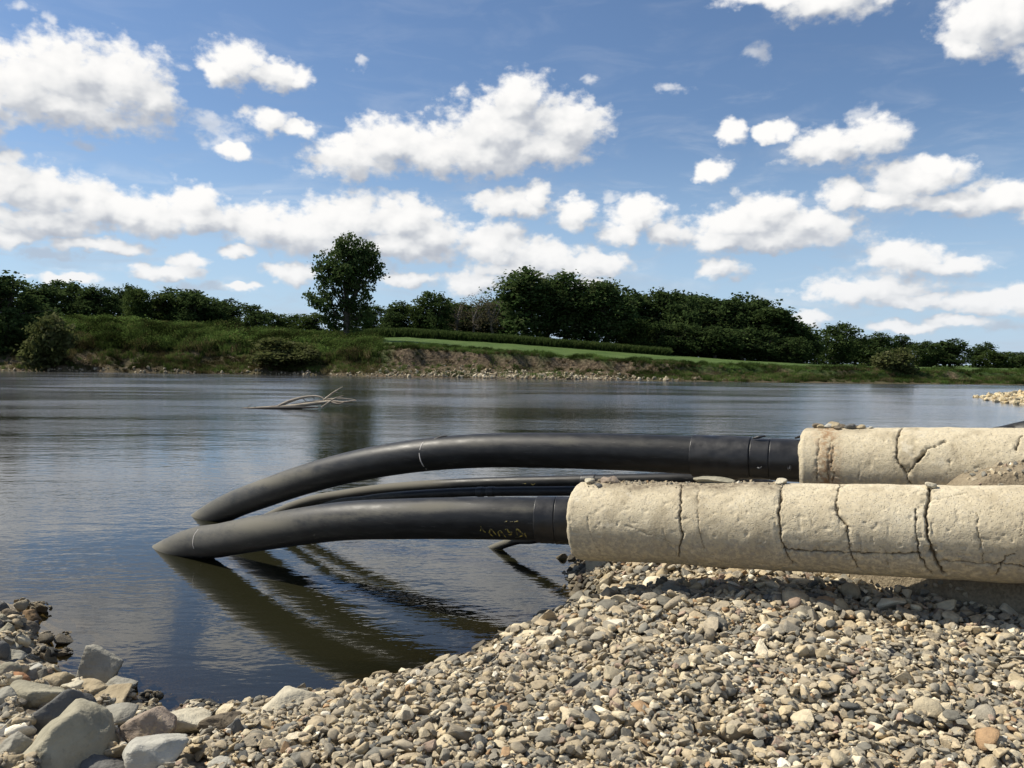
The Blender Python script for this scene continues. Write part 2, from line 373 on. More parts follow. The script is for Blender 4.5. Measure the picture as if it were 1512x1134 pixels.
# ---------------------------------------------------------------- river
wx = axis(np.linspace(-900, -9, 60), np.arange(-9, 9.1, 0.16), np.linspace(9.1, 900, 60)); wy = axis(np.linspace(-60, 2, 6), np.arange(2, 13, 0.16), np.linspace(13, 120, 40))
WX, WY = np.meshgrid(wx, wy, indexing='ij')
depth = -near_z(WX.ravel(), WY.ravel())
k = mat('river_water'); p = k.pos()
def wave(sx, sy, scale, det, rough, dist=0.0): return k.noise(k.v('MULTIPLY', p, (sx, sy, 1)), scale, det, rough, dist)
patch = k.ss(k.noise(k.v('MULTIPLY', p, (0.05, 0.16, 1)), 1.0, 3, 0.6, 0.8), 0.36, 0.66)
_, py_, _ = k.sep(p)
far = k.lin(py_, 7, 42)
h1 = wave(1.2, 2.6, 1.5, 3, 0.55, 0.4); h2 = wave(1.0, 1.9, 7.0, 2, 0.5, 0.3); h3 = wave(0.25, 0.8, 1.0, 2, 0.5)
amp2 = k.lin(patch, 0, 1, 0.35, 1.0)
hh = k.m('ADD', k.m('MULTIPLY', k.m('ADD', k.m('MULTIPLY', h1, 0.0050), k.m('MULTIPLY', k.m('MULTIPLY', h2, amp2), 0.0021)), k.lin(far, 0, 1, 1.0, 4.0)), k.m('MULTIPLY', h3, k.lin(far, 0, 1, 0.008, 0.045)))
nrm = k.bump(hh, k.lin(patch, 0, 1, 0.55, 1.0), 1.0)
fr = k.n.new('ShaderNodeFresnel'); fr.inputs['IOR'].default_value = 1.42; k.put(fr.inputs['Normal'], nrm)
gl = k.n.new('ShaderNodeBsdfGlossy'); k.put(gl.inputs['Roughness'], k.m('MULTIPLY', k.lin(far, 0, 1, 0.03, 0.15), k.lin(patch, 0, 1, 0.75, 1.15))); k.put(gl.inputs['Normal'], nrm); gl.inputs['Color'].default_value = (0.96, 0.97, 1, 1)
df = k.n.new('ShaderNodeBsdfDiffuse'); df.inputs['Color'].default_value = (0.0170, 0.0170, 0.0085, 1)
tr = k.n.new('ShaderNodeBsdfTransparent'); tr.inputs['Color'].default_value = (0.66, 0.58, 0.36, 1)
murk = k.m('SUBTRACT', 1.0, k.m('EXPONENT', k.m('MULTIPLY', k.m('MAXIMUM', k.attr('depth'), 0.0), -3.2)))
m1 = k.n.new('ShaderNodeMixShader'); k.put(m1.inputs[0], murk); k.l.new(tr.outputs[0], m1.inputs[1]); k.l.new(df.outputs[0], m1.inputs[2])
m2 = k.n.new('ShaderNodeMixShader'); k.put(m2.inputs[0], fr.outputs[0]); k.l.new(m1.outputs[0], m2.inputs[1]); k.l.new(gl.outputs[0], m2.inputs[2])
k.l.new(m2.outputs[0], k.out.inputs['Surface'])
water = obj('river_water', mesh('river_water', np.stack([WX.ravel(), WY.ravel(), 0 * depth], -1), sheet_faces(len(wx), len(wy)), attrs={'depth': depth}), k.mat); tag(water, kind='structure')

# ---------------------------------------------------------------- far bank and fields
PXK = np.array([-400, 0, 100, 200, 300, 400, 450, 520, 600, 700, 800, 900, 1000, 1100, 1200, 1300, 1512, 2000])
ZTOP = np.array([7.2, 6.6, 7.2, 7.0, 6.5, 5.8, 5.3, 4.7, 4.1, 3.5, 3.0, 2.5, 2.1, 1.8, 1.7, 1.6, 1.5, 1.4])
ZFLD = np.array([7.2, 6.6, 7.1, 7.0, 6.8, 6.5, 6.5, 6.7, 7.0, 6.3, 5.5, 4.5, 3.5, 2.7, 2.1, 1.7, 1.55, 1.4])
SHPX = np.array([-400, 0, 400, 600, 800, 1000, 1300, 1512, 2000]); SHD = np.array([104, 104, 103, 97, 95, 93.5, 95, 96, 98])
WK_L = np.array([-6, 0, 0.6, 2, 5, 10, 14.5, 15.5]); SK_L = np.array([-0.3, 0, 0.06, 0.13, 0.38, 0.80, 1.0, 1.0])
WK_R = np.array([-6, 0, 1.5, 3.5, 5.2, 6.0, 8.5, 15.5]); SK_R = np.array([-0.3, 0, 0.10, 0.25, 0.44, 0.88, 1.0, 1.08])
def far_px(X, Y): return np.clip(756 + FPX * X / np.maximum(Y, 40), -900, 2600)
def far_shore(X, Y):
    px = far_px(X, Y); return np.interp(px, SHPX, SHD) + 1.6 * (vnoise(np.stack([px / 23, 0 * px, 0 * px], -1), 1.0, 3) - 0.5)
def far_z(X, Y, detail=True):
    X = np.atleast_1d(np.asarray(X, float)); Y = np.atleast_1d(np.asarray(Y, float)); px = far_px(X, Y); wv_ = Y - far_shore(X, Y)
    zt = np.interp(px, PXK, ZTOP); zf = np.interp(px, PXK, ZFLD); r = np.clip((px - 500) / 110, 0, 1)
    P3 = np.stack([X, Y, 0 * X], -1)
    wob_ = wv_ + (fbm(P3, 0.16, 3, 9) * 5.0) * r * np.clip(wv_ / 3, 0, 1) * (wv_ < 15)
    s = (1 - r) * np.interp(wob_, WK_L, SK_L) + r * np.interp(wob_, WK_R, SK_R)
    t = np.clip((wv_ - 15.5) / 50, 0, 1); z = np.where(wv_ < 15.5, s * zt, zt * s + (zf - zt * s) * t)
    if detail: z = z + fbm(P3, 0.30, 4, 4) * 1.9 * np.clip(wv_ / 4, 0, 1) * np.clip((18 - wv_) / 6, 0.12, 1) * (0.4 + 0.6 * (1 - r))
    return z
fx = axis(np.linspace(-1600, -90, 40), np.arange(-90, 100, 0.8), np.linspace(100, 1800, 40)); fy = axis(np.arange(88, 124, 0.55), np.linspace(124, 200, 30), np.linspace(205, 2500, 30))
FX, FY = np.meshgrid(fx, fy, indexing='ij'); FZ = far_z(FX.ravel(), FY.ravel()); wv_ = FY.ravel() - far_shore(FX.ravel(), FY.ravel()); fpx = far_px(FX.ravel(), FY.ravel())
P3 = np.stack([FX.ravel(), FY.ravel(), 0 * FZ], -1)
zrel = FZ / np.maximum(np.interp(fpx, PXK, ZTOP), 0.1)
rr = np.clip((fpx - 540) / 60, 0, 1) * np.clip((1010 - fpx) / 80, 0.35, 1)
bare = np.clip(1.6 * rr * np.clip((1.02 - zrel) * 5, 0, 1) + 1.2 * (1 - np.clip((fpx - 540) / 60, 0, 1)) * np.clip((0.22 + 0.22 * np.clip(1 - fpx / 300, 0, 1) - zrel) * 4, 0, 1) * 0.8 + fbm(P3, 0.5, 3, 2) * 3.0 - 0.35, 0, 1) * (wv_ < 15)
bare = np.clip(bare + (fpx < 560) * (zrel > 0.12) * (zrel < 0.55) * np.clip((fbm(P3 * np.array((0.5, 1.6, 1)), 0.35, 3, 44) - 0.07) * 8, 0, 0.9), 0, 1)
field = np.clip((wv_ - 9) / 3, 0, 1) * np.clip((fpx - 430) / 40, 0, 1)
k = mat('far_bank_ground'); p = k.pos(); n1 = k.noise(p, 0.6, 5, 0.6); n2 = k.noise(p, 3.0, 3)
weeds = k.ramp(n1, [(0.3, (0.020, 0.034, 0.010)), (0.55, (0.036, 0.060, 0.016)), (0.75, (0.065, 0.075, 0.026))])
meadow = k.ramp(k.noise(k.v('MULTIPLY', p, (0.35, 0.12, 1)), 1.0, 4), [(0.3, (0.050, 0.088, 0.022)), (0.7, (0.088, 0.130, 0.038))])
soil = k.ramp(n2, [(0.3, (0.055, 0.040, 0.026)), (0.55, (0.115, 0.087, 0.056)), (0.75, (0.20, 0.165, 0.115))])
weeds = k.mix(k.attr('dry'), weeds, k.ramp(n1, [(0.3, (0.040, 0.036, 0.018)), (0.7, (0.105, 0.090, 0.048))])); c = k.mix(k.attr('field'), weeds, meadow); c = k.mix(k.attr('bare'), c, soil)
pbsdf(k, c, 0.95, k.bump(k.m('ADD', n1, n2), 0.8, 0.3), 0.1)
farb = obj('far_bank', mesh('far_bank', np.stack([FX.ravel(), FY.ravel(), FZ], -1), sheet_faces(len(fx), len(fy)), attrs={'bare': bare, 'field': field, 'dry': np.clip((0.52 - zrel) * 4 + fbm(P3, 0.2, 3, 19) * 2.5, 0, 1) * (wv_ < 15)}), k.mat); tag(farb, kind='structure')
# land behind the photographer, out to the horizon
def far_hit(x, d): return at(x, 540, d)
k = mat('pasture'); pbsdf(k, k.ramp(k.noise(k.pos(), 0.05, 4), [(0.3, (0.05, 0.09, 0.02)), (0.7, (0.09, 0.13, 0.035))]), 0.95)
pv = np.array([(-2500, -2500, 0.55), (2500, -2500, 0.55), (2500, -44, 0.55), (-2500, -44, 0.55)])
past = obj('pasture_ground', mesh('pasture_ground', pv, np.array([[0, 1, 2, 3]])), k.mat); tag(past, kind='structure')
# gravel bar upstream
bp = np.array([on_z(x, y)[:2] for x, y in [(1438, 587), (1475, 583.5), (1512, 582), (1600, 582.5), (1700, 588), (1620, 603), (1512, 598), (1482, 594), (1456, 590)]])
bx = np.linspace(bp[:, 0].min() - 1, bp[:, 0].max() + 1, 90); by = np.linspace(bp[:, 1].min() - 1, bp[:, 1].max() + 1, 60); BX, BY = np.meshgrid(bx, by, indexing='ij')
_s = SHORE; SHORE = bp[::-1]; bs = shore_dist(np.stack([BX.ravel(), BY.ravel()], -1)); SHORE = _s
BP3 = np.stack([BX.ravel(), BY.ravel(), 0 * bs], -1)
bz = np.where(bs > 0, 0.34 * (1 - np.exp(-bs / 1.2)), bs * 0.3) + fbm(BP3, 1.2, 3, 8) * 0.22 * (bs > -0.5)
k = mat('pale_gravel'); p = k.pos(); pbsdf(k, k.mix(0.5, k.ramp(k.noise(p, 2.5, 4), [(0.3, (0.26, 0.20, 0.12)), (0.7, (0.50, 0.42, 0.28))]), k.ramp(k.sep(k.vor(p, 5, 'F1', 'Color'))[0], [(0.1, (0.20, 0.165, 0.11)), (0.9, (0.55, 0.47, 0.33))])), 0.95, k.bump(k.vor(p, 5), 1.0, 0.1))
gbar = obj('gravel_bar', mesh('gravel_bar', np.stack([BX.ravel(), BY.ravel(), bz], -1), sheet_faces(90, 60)), k.mat); tag(gbar, kind='structure')
def ground_hit(x, y):
    "where the view ray through a pixel meets the near gravel"
    v = pix_dir(x, y); t = np.linspace(2.0, 14, 700); P = CAMP + t[:, None] * v; dz_ = P[:, 2] - np.maximum(near_z(P[:, 0], P[:, 1]), 0)
    i = np.argmax(dz_ < 0); return P[i] if dz_[i] < 0 else P[-1]
# ---------------------------------------------------------------- pipes
R_PIPE, R_CON = 0.188, 0.335
FRONT = [(264, 811.5, 9.45), (330, 797, 8.88), (390, 786, 8.42), (500, 770, 7.84), (600, 766, 7.46), (700, 765, 7.19), (780, 766, 7.05), (860, 768, 6.95)]
REAR = [(312, 763, 11.40), (400, 725, 10.5), (500, 694, 9.78), (600, 675, 9.24), (700, 666, 8.85), (800, 665, 8.52), (900, 667, 8.22), (1000, 671, 7.94), (1100, 676, 7.66), (1195, 681, 7.42)]
def centre(L, n):
    P = np.array([at(*q) for q in L]); d = P[0] - P[1]; d /= np.linalg.norm(d)
    P = np.vstack([P[0] + d * 2.0 + np.array((0, 0, -0.35)), P]); return catmull(P, n)
k = mat('black_polyethylene'); o_ = k.obco(); dust = k.attr('dust'); n1 = k.m('ADD', k.m('MULTIPLY', k.noise(o_, 3.0, 5, 0.65), 0.55), k.m('MULTIPLY', k.noise(k.v('MULTIPLY', o_, (9, 9, 40)), 1.0, 5, 0.7), 0.45)); n2 = k.noise(k.v('MULTIPLY', o_, (6, 6, 22)), 1.0, 4, 0.6)
up_ = k.sep(k.n.new('ShaderNodeNewGeometry').outputs['Normal'])[2]
f = k.m('MULTIPLY', k.ss(k.m('ADD', n1, k.m('MULTIPLY', dust, 0.35)), 0.48, 0.80), k.lin(dust, 0, 1, 0.08, 0.80))
f = k.m('MULTIPLY', f, k.ss(k.m('ADD', up_, k.m('MULTIPLY', n1, 0.6)), -0.3, 0.8))
scr = k.ss(k.noise(k.v('MULTIPLY', o_, (4, 4, 60)), 1.0, 5, 0.75), 0.60, 0.72, 0, 0.40)
base = k.mix(k.ss(n2, 0.4, 0.7), (0.008, 0.0085, 0.0095), (0.016, 0.017, 0.0185))
c = k.mix(scr, k.mix(f, base, (0.15, 0.14, 0.11)), (0.16, 0.15, 0.14))
pbsdf(k, c, k.lin(f, 0, 1, k.lin(n2, 0.3, 0.7, 0.42, 0.56), 0.85), k.bump(n2, 0.10, 0.004), 0.34); M_PE = k.mat
k = mat('black_wrap'); o_ = k.obco(); n2 = k.noise(o_, 9, 4); pbsdf(k, k.ramp(n2, [(0.35, (0.009, 0.009, 0.010)), (0.7, (0.024, 0.024, 0.025))]), k.lin(n2, 0.3, 0.7, 0.36, 0.55), k.bump(n2, 0.35, 0.01), 0.45); M_WRAP = k.mat
k = mat('white_paint'); pbsdf(k, (0.62, 0.58, 0.54), 0.6); M_WHITE = k.mat
k = mat('yellow_paint'); pbsdf(k, k.mix(k.ss(k.noise(k.obco(), 30, 3), 0.42, 0.62), (0.030, 0.028, 0.014), (0.30, 0.24, 0.055)), 0.6); M_YEL = k.mat

k = mat('concrete_coating'); o_ = k.obco(); crack = k.attr('crack'); dirt = k.attr('dirt'); rust = k.attr('rust')
n1 = k.noise(o_, 2.2, 5, 0.6); n2 = k.noise(o_, 26, 4, 0.6); n3 = k.noise(o_, 110, 2); pits = k.vor(o_, 60, 'F1'); ag = k.vor(o_, 85, 'F1', 'Color')
c = k.ramp(n1, [(0.25, (0.45, 0.375, 0.245)), (0.5, (0.56, 0.475, 0.32)), (0.75, (0.64, 0.56, 0.395))])
c = k.mix(0.30, c, k.ramp(n2, [(0.3, (0.36, 0.32, 0.24)), (0.7, (0.66, 0.60, 0.47))]))
c = k.mix(k.ss(k.sep(ag)[0], 0.80, 0.95, 0, 0.35), c, (0.30, 0.28, 0.25))
st_ = k.noise(k.v('MULTIPLY', o_, (5, 5, 0.8)), 1.0, 5, 0.65); c = k.mix(k.ss(st_, 0.50, 0.68, 0, 0.55), c, (0.33, 0.275, 0.185)); c = k.mix(k.ss(k.noise(o_, 4.5, 4, 0.6), 0.60, 0.72, 0, 0.5), c, (0.66, 0.61, 0.49))     # run-off stains and bleached patches
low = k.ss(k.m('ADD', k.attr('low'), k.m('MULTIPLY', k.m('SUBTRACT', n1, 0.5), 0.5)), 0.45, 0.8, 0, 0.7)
c = k.mix(k.m('MULTIPLY', low, k.ss(n2, 0.35, 0.6)), c, (0.26, 0.24, 0.20))                     # mottled darker grey, stronger towards the underside of the casing
c = k.mix(k.m('MULTIPLY', dirt, k.ss(n2, 0.3, 0.62, 0.35, 1.0)), c, (0.20, 0.165, 0.115))
c = k.mix(k.m('MULTIPLY', rust, k.ss(n2, 0.35, 0.6)), c, (0.26, 0.13, 0.05))
c = k.mix(k.ss(k.noise(o_, 48, 3, 0.6), 0.60, 0.70, 0, 0.5), c, (0.26, 0.22, 0.155)); c = k.mix(crack, c, (0.085, 0.062, 0.036))
hgt = k.m('ADD', k.m('ADD', k.m('MULTIPLY', n2, 0.6), k.m('MULTIPLY', n3, 0.35)), k.ss(pits, 0.05, 0.30, 0, 0.8))
pbsdf(k, c, 0.93, k.bump(hgt, 0.75, 0.012), 0.2); M_CON = k.mat

def pipe_mesh(name, C, R, seg, dust, scuffs=()):
    T, S, N = frames(C); th = np.linspace(0, 2 * np.pi, seg, endpoint=False)
    rad = R * np.ones((len(C), seg)); V, F = tube(C, rad, seg)
    q = to_pix(V); du = np.concatenate([np.repeat(dust, seg), dust[:1], dust[-1:]])
    for x, y, rx, ry, a in scuffs: du = du + a * np.exp(-((q[:, 0] - x) / rx) ** 2 - ((q[:, 1] - y) / ry) ** 2)
    du = du + 0.9 * np.exp(-((V[:, 2] - 0.02) / 0.05) ** 2)                      # silt left at the water line
    return quads_to_mesh(name, V, F, {'dust': du})
def refine(C, n):
    t = np.arange(len(C)); tt = np.linspace(0, len(C) - 1, n * (len(C) - 1) + 1); return np.stack([np.interp(tt, t, C[:, i]) for i in range(3)], -1)
def s_at_px(C, x):
    q = to_pix(C); i = int(np.argmin(np.abs(q[:, 0] - x) + 500 * (q[:, 2] < 1))); return i
def ring(C, i0, i1, r_in, r_out, seg=48, wob=0.0, seed=0, drop=None):
    c = refine(C[i0:i1 + 1], 6); T, S, N = frames(c); th = np.linspace(0, 2 * np.pi, seg, endpoint=False); A, B = np.meshgrid(np.arange(len(c)), th, indexing='ij')
    P3 = np.stack([A.ravel() * 0.035, np.cos(B).ravel() * 3, np.sin(B).ravel() * 3], -1)
    rad = r_out + wob * (fbm(P3, 1.0, 3, seed) * 2).reshape(A.shape)
    if drop is not None: rad = rad + drop(A / (len(c) - 1), B, fbm(P3 * np.array([3, 1.5, 1.5]), 1.0, 2, seed + 3).reshape(A.shape))
    rad[0] = r_in; rad[-1] = r_in
    V, F = tube(c, rad, seg, caps=False); return quads_to_mesh('ring', V, F)
def strip_on(C, R, pts, width, name, m, parent, lift=0.003):
    "painted stroke lying on a pipe: pts are pixels on its visible side"
    qx = to_pix(C)[:, 0]; xs_ = [a for a, b in pts]; lo_ = max(0, int(np.argmin(np.abs(qx - min(xs_)))) - 3); C = refine(C[lo_:int(np.argmin(np.abs(qx - max(xs_)))) + 4], 12)
    T, S, N = frames(C); th = np.linspace(0, 2 * np.pi, 400, endpoint=False)
    V = C[:, None] + R * (np.cos(th)[None, :, None] * N[:, None] + np.sin(th)[None, :, None] * S[:, None])
    nrm_ = (V - C[:, None]) / R; q = to_pix(V.reshape(-1, 3)); facing = ((V - CAMP) * nrm_).sum(-1).ravel() < 0
    out = []
    for x, y in pts:
        dd = np.hypot(q[:, 0] - x, q[:, 1] - y) + 1e4 * ~facing; j = int(np.argmin(dd)); out.append((j // 400, j % 400))
    P = np.array([V[a, b] + nrm_[a, b] * lift for a, b in out]); NN = np.array([nrm_[a, b] for a, b in out])
    if len(P) > 2: t = np.linspace(0, 1, len(P)); tt = np.linspace(0, 1, 4 * len(P)); P = catmull(P, 4 * len(P)); NN = np.stack([np.interp(tt, t, NN[:, i]) for i in range(3)], -1)
    T_ = np.gradient(P, axis=0); T_ /= np.linalg.norm(T_, axis=1)[:, None]; side = np.cross(T_, NN); wd = width * (0.6 + 0.4 * np.sin(np.linspace(0.3, 2.9, len(P))))[:, None]
    hv = NN * 0.0015
    Vv = np.concatenate([P - side * wd, P + side * wd, P + side * wd - hv * 2, P - side * wd - hv * 2]); n = len(P); F = []
    for i in range(n - 1):
        for a, b in ((0, 1), (1, 2), (2, 3), (3, 0)): F.append((a * n + i, b * n + i, b * n + i + 1, a * n + i + 1))
    return adopt(obj(name, mesh(name, Vv, np.array(F)), m), parent)

def concrete(name, A, B, R, ns, nt, cracks, parent, dirt_px=None, rust=None, seed=0, th_span=None):
    "cast coating on a straight pipe from A to B, with pits, chipped end and real cracks"
    A = np.asarray(A); B = np.asarray(B); L = np.linalg.norm(B - A); s = np.linspace(0, L, ns); C = A + (B - A) * (s / L)[:, None]
    T, S, N = frames(C); th = np.linspace(0, 2 * np.pi, nt, endpoint=False)
    dirv = np.cos(th)[:, None] * N[0] + np.sin(th)[:, None] * S[0]
    P = (C[:, None] + R * dirv[None]).reshape(-1, 3); NR = np.broadcast_to(dirv, (ns, nt, 3)).reshape(-1, 3); SS = np.repeat(s, nt); TH = np.tile(th, ns)
    q = to_pix(P); facing = ((P - CAMP) * NR).sum(-1) < 0
    disp = fbm(P, 1.6, 3, seed) * 0.030 + fbm(P, 9, 3, seed + 1) * 0.011 - 0.010 * np.clip(vnoise(P, 30, seed + 2) - 0.74, 0, 1) * 3 - 0.010 * np.clip(vnoise(P, 14, seed + 5) - 0.83, 0, 1) * 4
    ck = np.zeros(len(P)); jit = fbm(P, 18, 4, seed + 4, 0.65) * 0.05
    for pts, wd, dp in cracks:
        node = []
        for x, y in pts:
            j = int(np.argmin(np.hypot(q[:, 0] - x, q[:, 1] - y) + 1e4 * ~facing)); node.append((SS[j], TH[j] * R))
        best = np.full(len(P), 9.0)
        for (a0, a1), (b0, b1) in zip(node[:-1], node[1:]):
            if a1 - b1 > math.pi * R: b1 += 2 * math.pi * R
            if b1 - a1 > math.pi * R: b1 -= 2 * math.pi * R
            dx_, dy_ = b0 - a0, b1 - a1; ll = dx_ * dx_ + dy_ * dy_ + 1e-9
            for off in (0, 2 * math.pi * R, -2 * math.pi * R):
                u, v_ = SS - a0 + jit, TH * R + off - a1 + jit[::-1] * 0.8
                t = np.clip((u * dx_ + v_ * dy_) / ll, 0, 1); best = np.minimum(best, np.hypot(u - t * dx_, v_ - t * dy_))
        wl = wd * (0.25 + 0.80 * vnoise(P, 14, seed + 9)); prof = np.clip(1.25 - best / wl, 0, 1)
        ck = np.maximum(ck, prof * min(1, dp / 0.012)); disp -= dp * prof
        disp -= 0.011 * np.clip(1.2 - best / (wl * 4.5 + 0.004), 0, 1) * np.clip((vnoise(P, 26, seed + 6) - 0.52) * 8, 0, 1) * min(1, wd / 0.009)
    # rounded, broken lip at the free end
    lip = np.clip(1 - SS / 0.05, 0, 1); disp -= lip ** 2 * (0.028 + 0.05 * np.clip(vnoise(P, 14, seed + 7), 0, 1)); shift = fbm(P, 7, 3, seed + 8) * 0.05 * np.clip(1 - SS / 0.2, 0, 1)
    V = P + NR * disp[:, None] + (T[0] * shift[:, None])
    F = grid_faces(ns, nt, True)[:, ::-1]
    # end faces: ring in to the pipe
    n = len(V); inner0 = C[0] + R_PIPE * 0.98 * dirv + T[0] * 0.02; inner1 = C[-1] + R_PIPE * 0.98 * dirv; V = np.vstack([V, inner0, inner1])
    i = np.arange(nt); j = (i + 1) % nt; b = (ns - 1) * nt
    F = np.vstack([F, np.stack([i, j, n + j, n + i], -1), np.stack([b + j, b + i, n + nt + i, n + nt + j], -1)])
    pad = lambda a: np.concatenate([a, np.zeros(2 * nt)])
    dirt = np.zeros(len(P)) if dirt_px is None else dirt_px(q, P, NR)
    ru = np.zeros(len(P)) if rust is None else rust(q, SS)
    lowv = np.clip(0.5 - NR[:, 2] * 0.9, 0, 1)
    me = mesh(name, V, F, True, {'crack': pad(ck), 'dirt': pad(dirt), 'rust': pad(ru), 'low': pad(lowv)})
    o = adopt(obj(name, me, M_CON), parent); return C

# near pipe
f_end = at(858, 768, 7.08)
FA = at(853, 768, 6.97); FB = at(1502, 788.5, 5.58); FD = (FB - FA) / np.linalg.norm(FB - FA); FB2 = FB + FD * 1.6
front = empty('pipeline', on_z(300, 812)); tag(front, 'black pipe with yellow numerals and cracked concrete casing running over the gravel', 'pipeline')
Cf = centre(FRONT, 260); Cf = np.vstack([Cf, Cf[-1] + FD * 0.25])
qf = to_pix(Cf)[:, 0]
dust = np.interp(qf, [200, 300, 420, 520, 620, 900], [0.7, 0.6, 0.5, 0.15, 0.03, 0.0])
adopt(obj('plastic_pipe', pipe_mesh('plastic_pipe', Cf, R_PIPE, 72, dust, [(640, 748, 55, 7, 0.9), (385, 776, 40, 10, 0.7), (560, 756, 50, 8, 0.5), (770, 752, 40, 5, 0.6), (500, 765, 60, 6, 0.4)]), M_PE), front)
FC = [([(1007, 716), (1007, 740), (1004, 765), (1007, 790), (1003, 824)], 0.013, 0.022), ([(1033, 722), (1030, 750), (1034, 790), (1040, 812)], 0.005, 0.008),
 ([(1160, 714), (1153, 730), (1151, 775), (1155, 800), (1163, 820), (1171, 834)], 0.010, 0.022), ([(1243, 714), (1234, 745), (1237, 760), (1250, 778), (1252, 800), (1258, 825), (1266, 840)], 0.010, 0.020),
 ([(1157, 812), (1200, 814), (1250, 817), (1300, 818), (1360, 818)], 0.0085, 0.020), ([(1352, 750), (1353, 790), (1357, 815), (1365, 835), (1375, 848)], 0.007, 0.020),
 ([(1374, 716), (1371, 740), (1366, 760), (1370, 790), (1377, 815), (1385, 832), (1394, 848)], 0.017, 0.030), ([(1379, 828), (1410, 830), (1450, 834), (1490, 833), (1515, 838)], 0.008, 0.016),
 ([(1500, 817), (1484, 822), (1478, 834), (1472, 848)], 0.007, 0.014), ([(1441, 755), (1445, 785), (1450, 815), (1452, 832)], 0.005, 0.009), ([(1372, 738), (1400, 732), (1428, 726)], 0.004, 0.008),
 ([(866, 765), (870, 785), (876, 800), (888, 818)], 0.004, 0.006), ([(990, 800), (960, 790), (925, 776)], 0.004, 0.005), ([(1202, 758), (1200, 775)], 0.005, 0.006), ([(1268, 790), (1274, 815)], 0.004, 0.006), ([(1000, 818), (985, 800), (978, 780)], 0.004, 0.005),
 ([(1512, 760), (1508, 790)], 0.004, 0.006), ([(1306, 812), (1312, 835)], 0.004, 0.006)]
def fd(q, P, NR): return np.clip((NR[:, 2] - 0.80) * 6 + fbm(P, 6, 3, 31) * 1.8, 0, 1) * np.clip((1180 - q[:, 0]) / 40, 0, 1) * np.clip((q[:, 0] - 862) / 25, 0, 1)
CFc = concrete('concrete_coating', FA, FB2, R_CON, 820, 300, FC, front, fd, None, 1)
i0 = s_at_px(Cf, 794); i1 = s_at_px(Cf, 872); im = s_at_px(Cf, 820)
def drip(t, th, nz): return np.where(np.abs(th - math.pi) < 0.75, 0.030 * np.clip(nz + 0.32, 0, 1) * (1 - (np.abs(th - math.pi) / 0.75) ** 2), 0)
adopt(obj('wrap_sleeve', ring(Cf, i0, im, R_PIPE - 0.002, R_PIPE + 0.009, 90, 0.002, 5, drip), M_WRAP), front)
adopt(obj('wrap_sleeve', ring(Cf, im, i1, R_PIPE - 0.002, R_PIPE + 0.012, 90, 0.003, 6, drip), M_WRAP), front)
YEL = [[(710, 777), (713, 783), (717, 786)], [(709, 784), (711, 779)], [(728, 792), (723, 787), (724, 781), (728, 784), (733, 790)], [(738, 792), (736, 786), (739, 784), (742, 788), (747, 793)],
       [(746, 782), (749, 781), (751, 786), (755, 785), (754, 790), (751, 789)], [(764, 790), (762, 785), (764, 781), (769, 786), (773, 789)], [(774, 788), (777, 793), (778, 798)], [(761, 793), (768, 792), (776, 787)],
       [(745, 771), (749, 769.5)], [(753, 770.5), (757, 770.5)], [(759.5, 771), (765, 769.5)]]
for L in YEL: strip_on(Cf, R_PIPE, L, 0.0065, 'paint_stroke', M_YEL, front)
strip_on(Cf, R_PIPE, [(298, 787), (298, 796), (300, 804), (303, 811)], 0.004, 'paint_stroke', M_WHITE, front)
strip_on(Cf, R_PIPE, [(813, 759), (814, 755)], 0.005, 'paint_stroke', M_WHITE, front)

# pipe beyond it
RA = at(1187, 684, 7.48); RB = RA + (FB - FA) / np.linalg.norm(FB - FA) * 1.0
RB = at(1506, 692.0, 6.62); RD = (RB - RA) / np.linalg.norm(RB - RA); RB2 = RB + RD * 2.0
rear = empty('pipeline', on_z(330, 766)); tag(rear, 'arched black pipe with torn wrap sleeve and white ring, entering a concrete casing', 'pipeline')
Cr = centre(REAR, 300); Cr = np.vstack([Cr, Cr[-1] + RD * 0.25]); qr = to_pix(Cr)[:, 0]
dust = np.interp(qr, [200, 300, 400, 520, 620, 1200], [0.75, 0.65, 0.4, 0.15, 0.03, 0.0])
adopt(obj('plastic_pipe', pipe_mesh('plastic_pipe', Cr, R_PIPE, 72, dust, [(835, 652, 25, 7, 0.6), (400, 712, 40, 8, 0.6), (450, 700, 30, 8, 0.5), (700, 655, 70, 6, 0.35), (930, 655, 60, 7, 0.3)]), M_PE), rear)
RC = [([(1334, 631), (1325, 650), (1322, 668), (1328, 685), (1340, 700), (1347, 716)], 0.010, 0.022), ([(1395, 652), (1370, 663), (1355, 680), (1342, 698)], 0.008, 0.018), ([(1362, 670), (1354, 681)], 0.02, 0.03),
 ([(1210, 648), (1208, 670), (1206, 690), (1205, 712)], 0.007, 0.010), ([(1227, 652), (1224, 675), (1223, 712)], 0.007, 0.010), ([(1231, 650), (1229, 680), (1229, 712)], 0.007, 0.010), ([(1512, 642), (1506, 648), (1502, 664)], 0.009, 0.018), ([(1404, 676), (1404, 696)], 0.004, 0.006), ([(1270, 690), (1266, 705)], 0.004, 0.006)]
def rust(q, s): return np.clip(1 - np.abs(q[:, 0] - 1221) / 26, 0, 1) * 0.8
def rdirt(q, P, NR): return np.clip((NR[:, 2] - 0.90) * 6 + fbm(P, 6, 3, 37), 0, 1) * np.clip((1290 - q[:, 0]) / 20, 0, 1)
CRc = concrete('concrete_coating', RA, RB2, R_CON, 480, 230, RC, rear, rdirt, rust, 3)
a0, a1, a2, a3 = (s_at_px(Cr, x) for x in (1022, 1112, 1140, 1210))
def flap(t, th, nz): return np.where(np.abs(th - 3.5) < 0.8, (0.055 * np.sin(np.clip(t * 1.15, 0, 1) * math.pi) + 0.02 * nz) * (1 - (np.abs(th - 3.5) / 0.8) ** 2), 0)
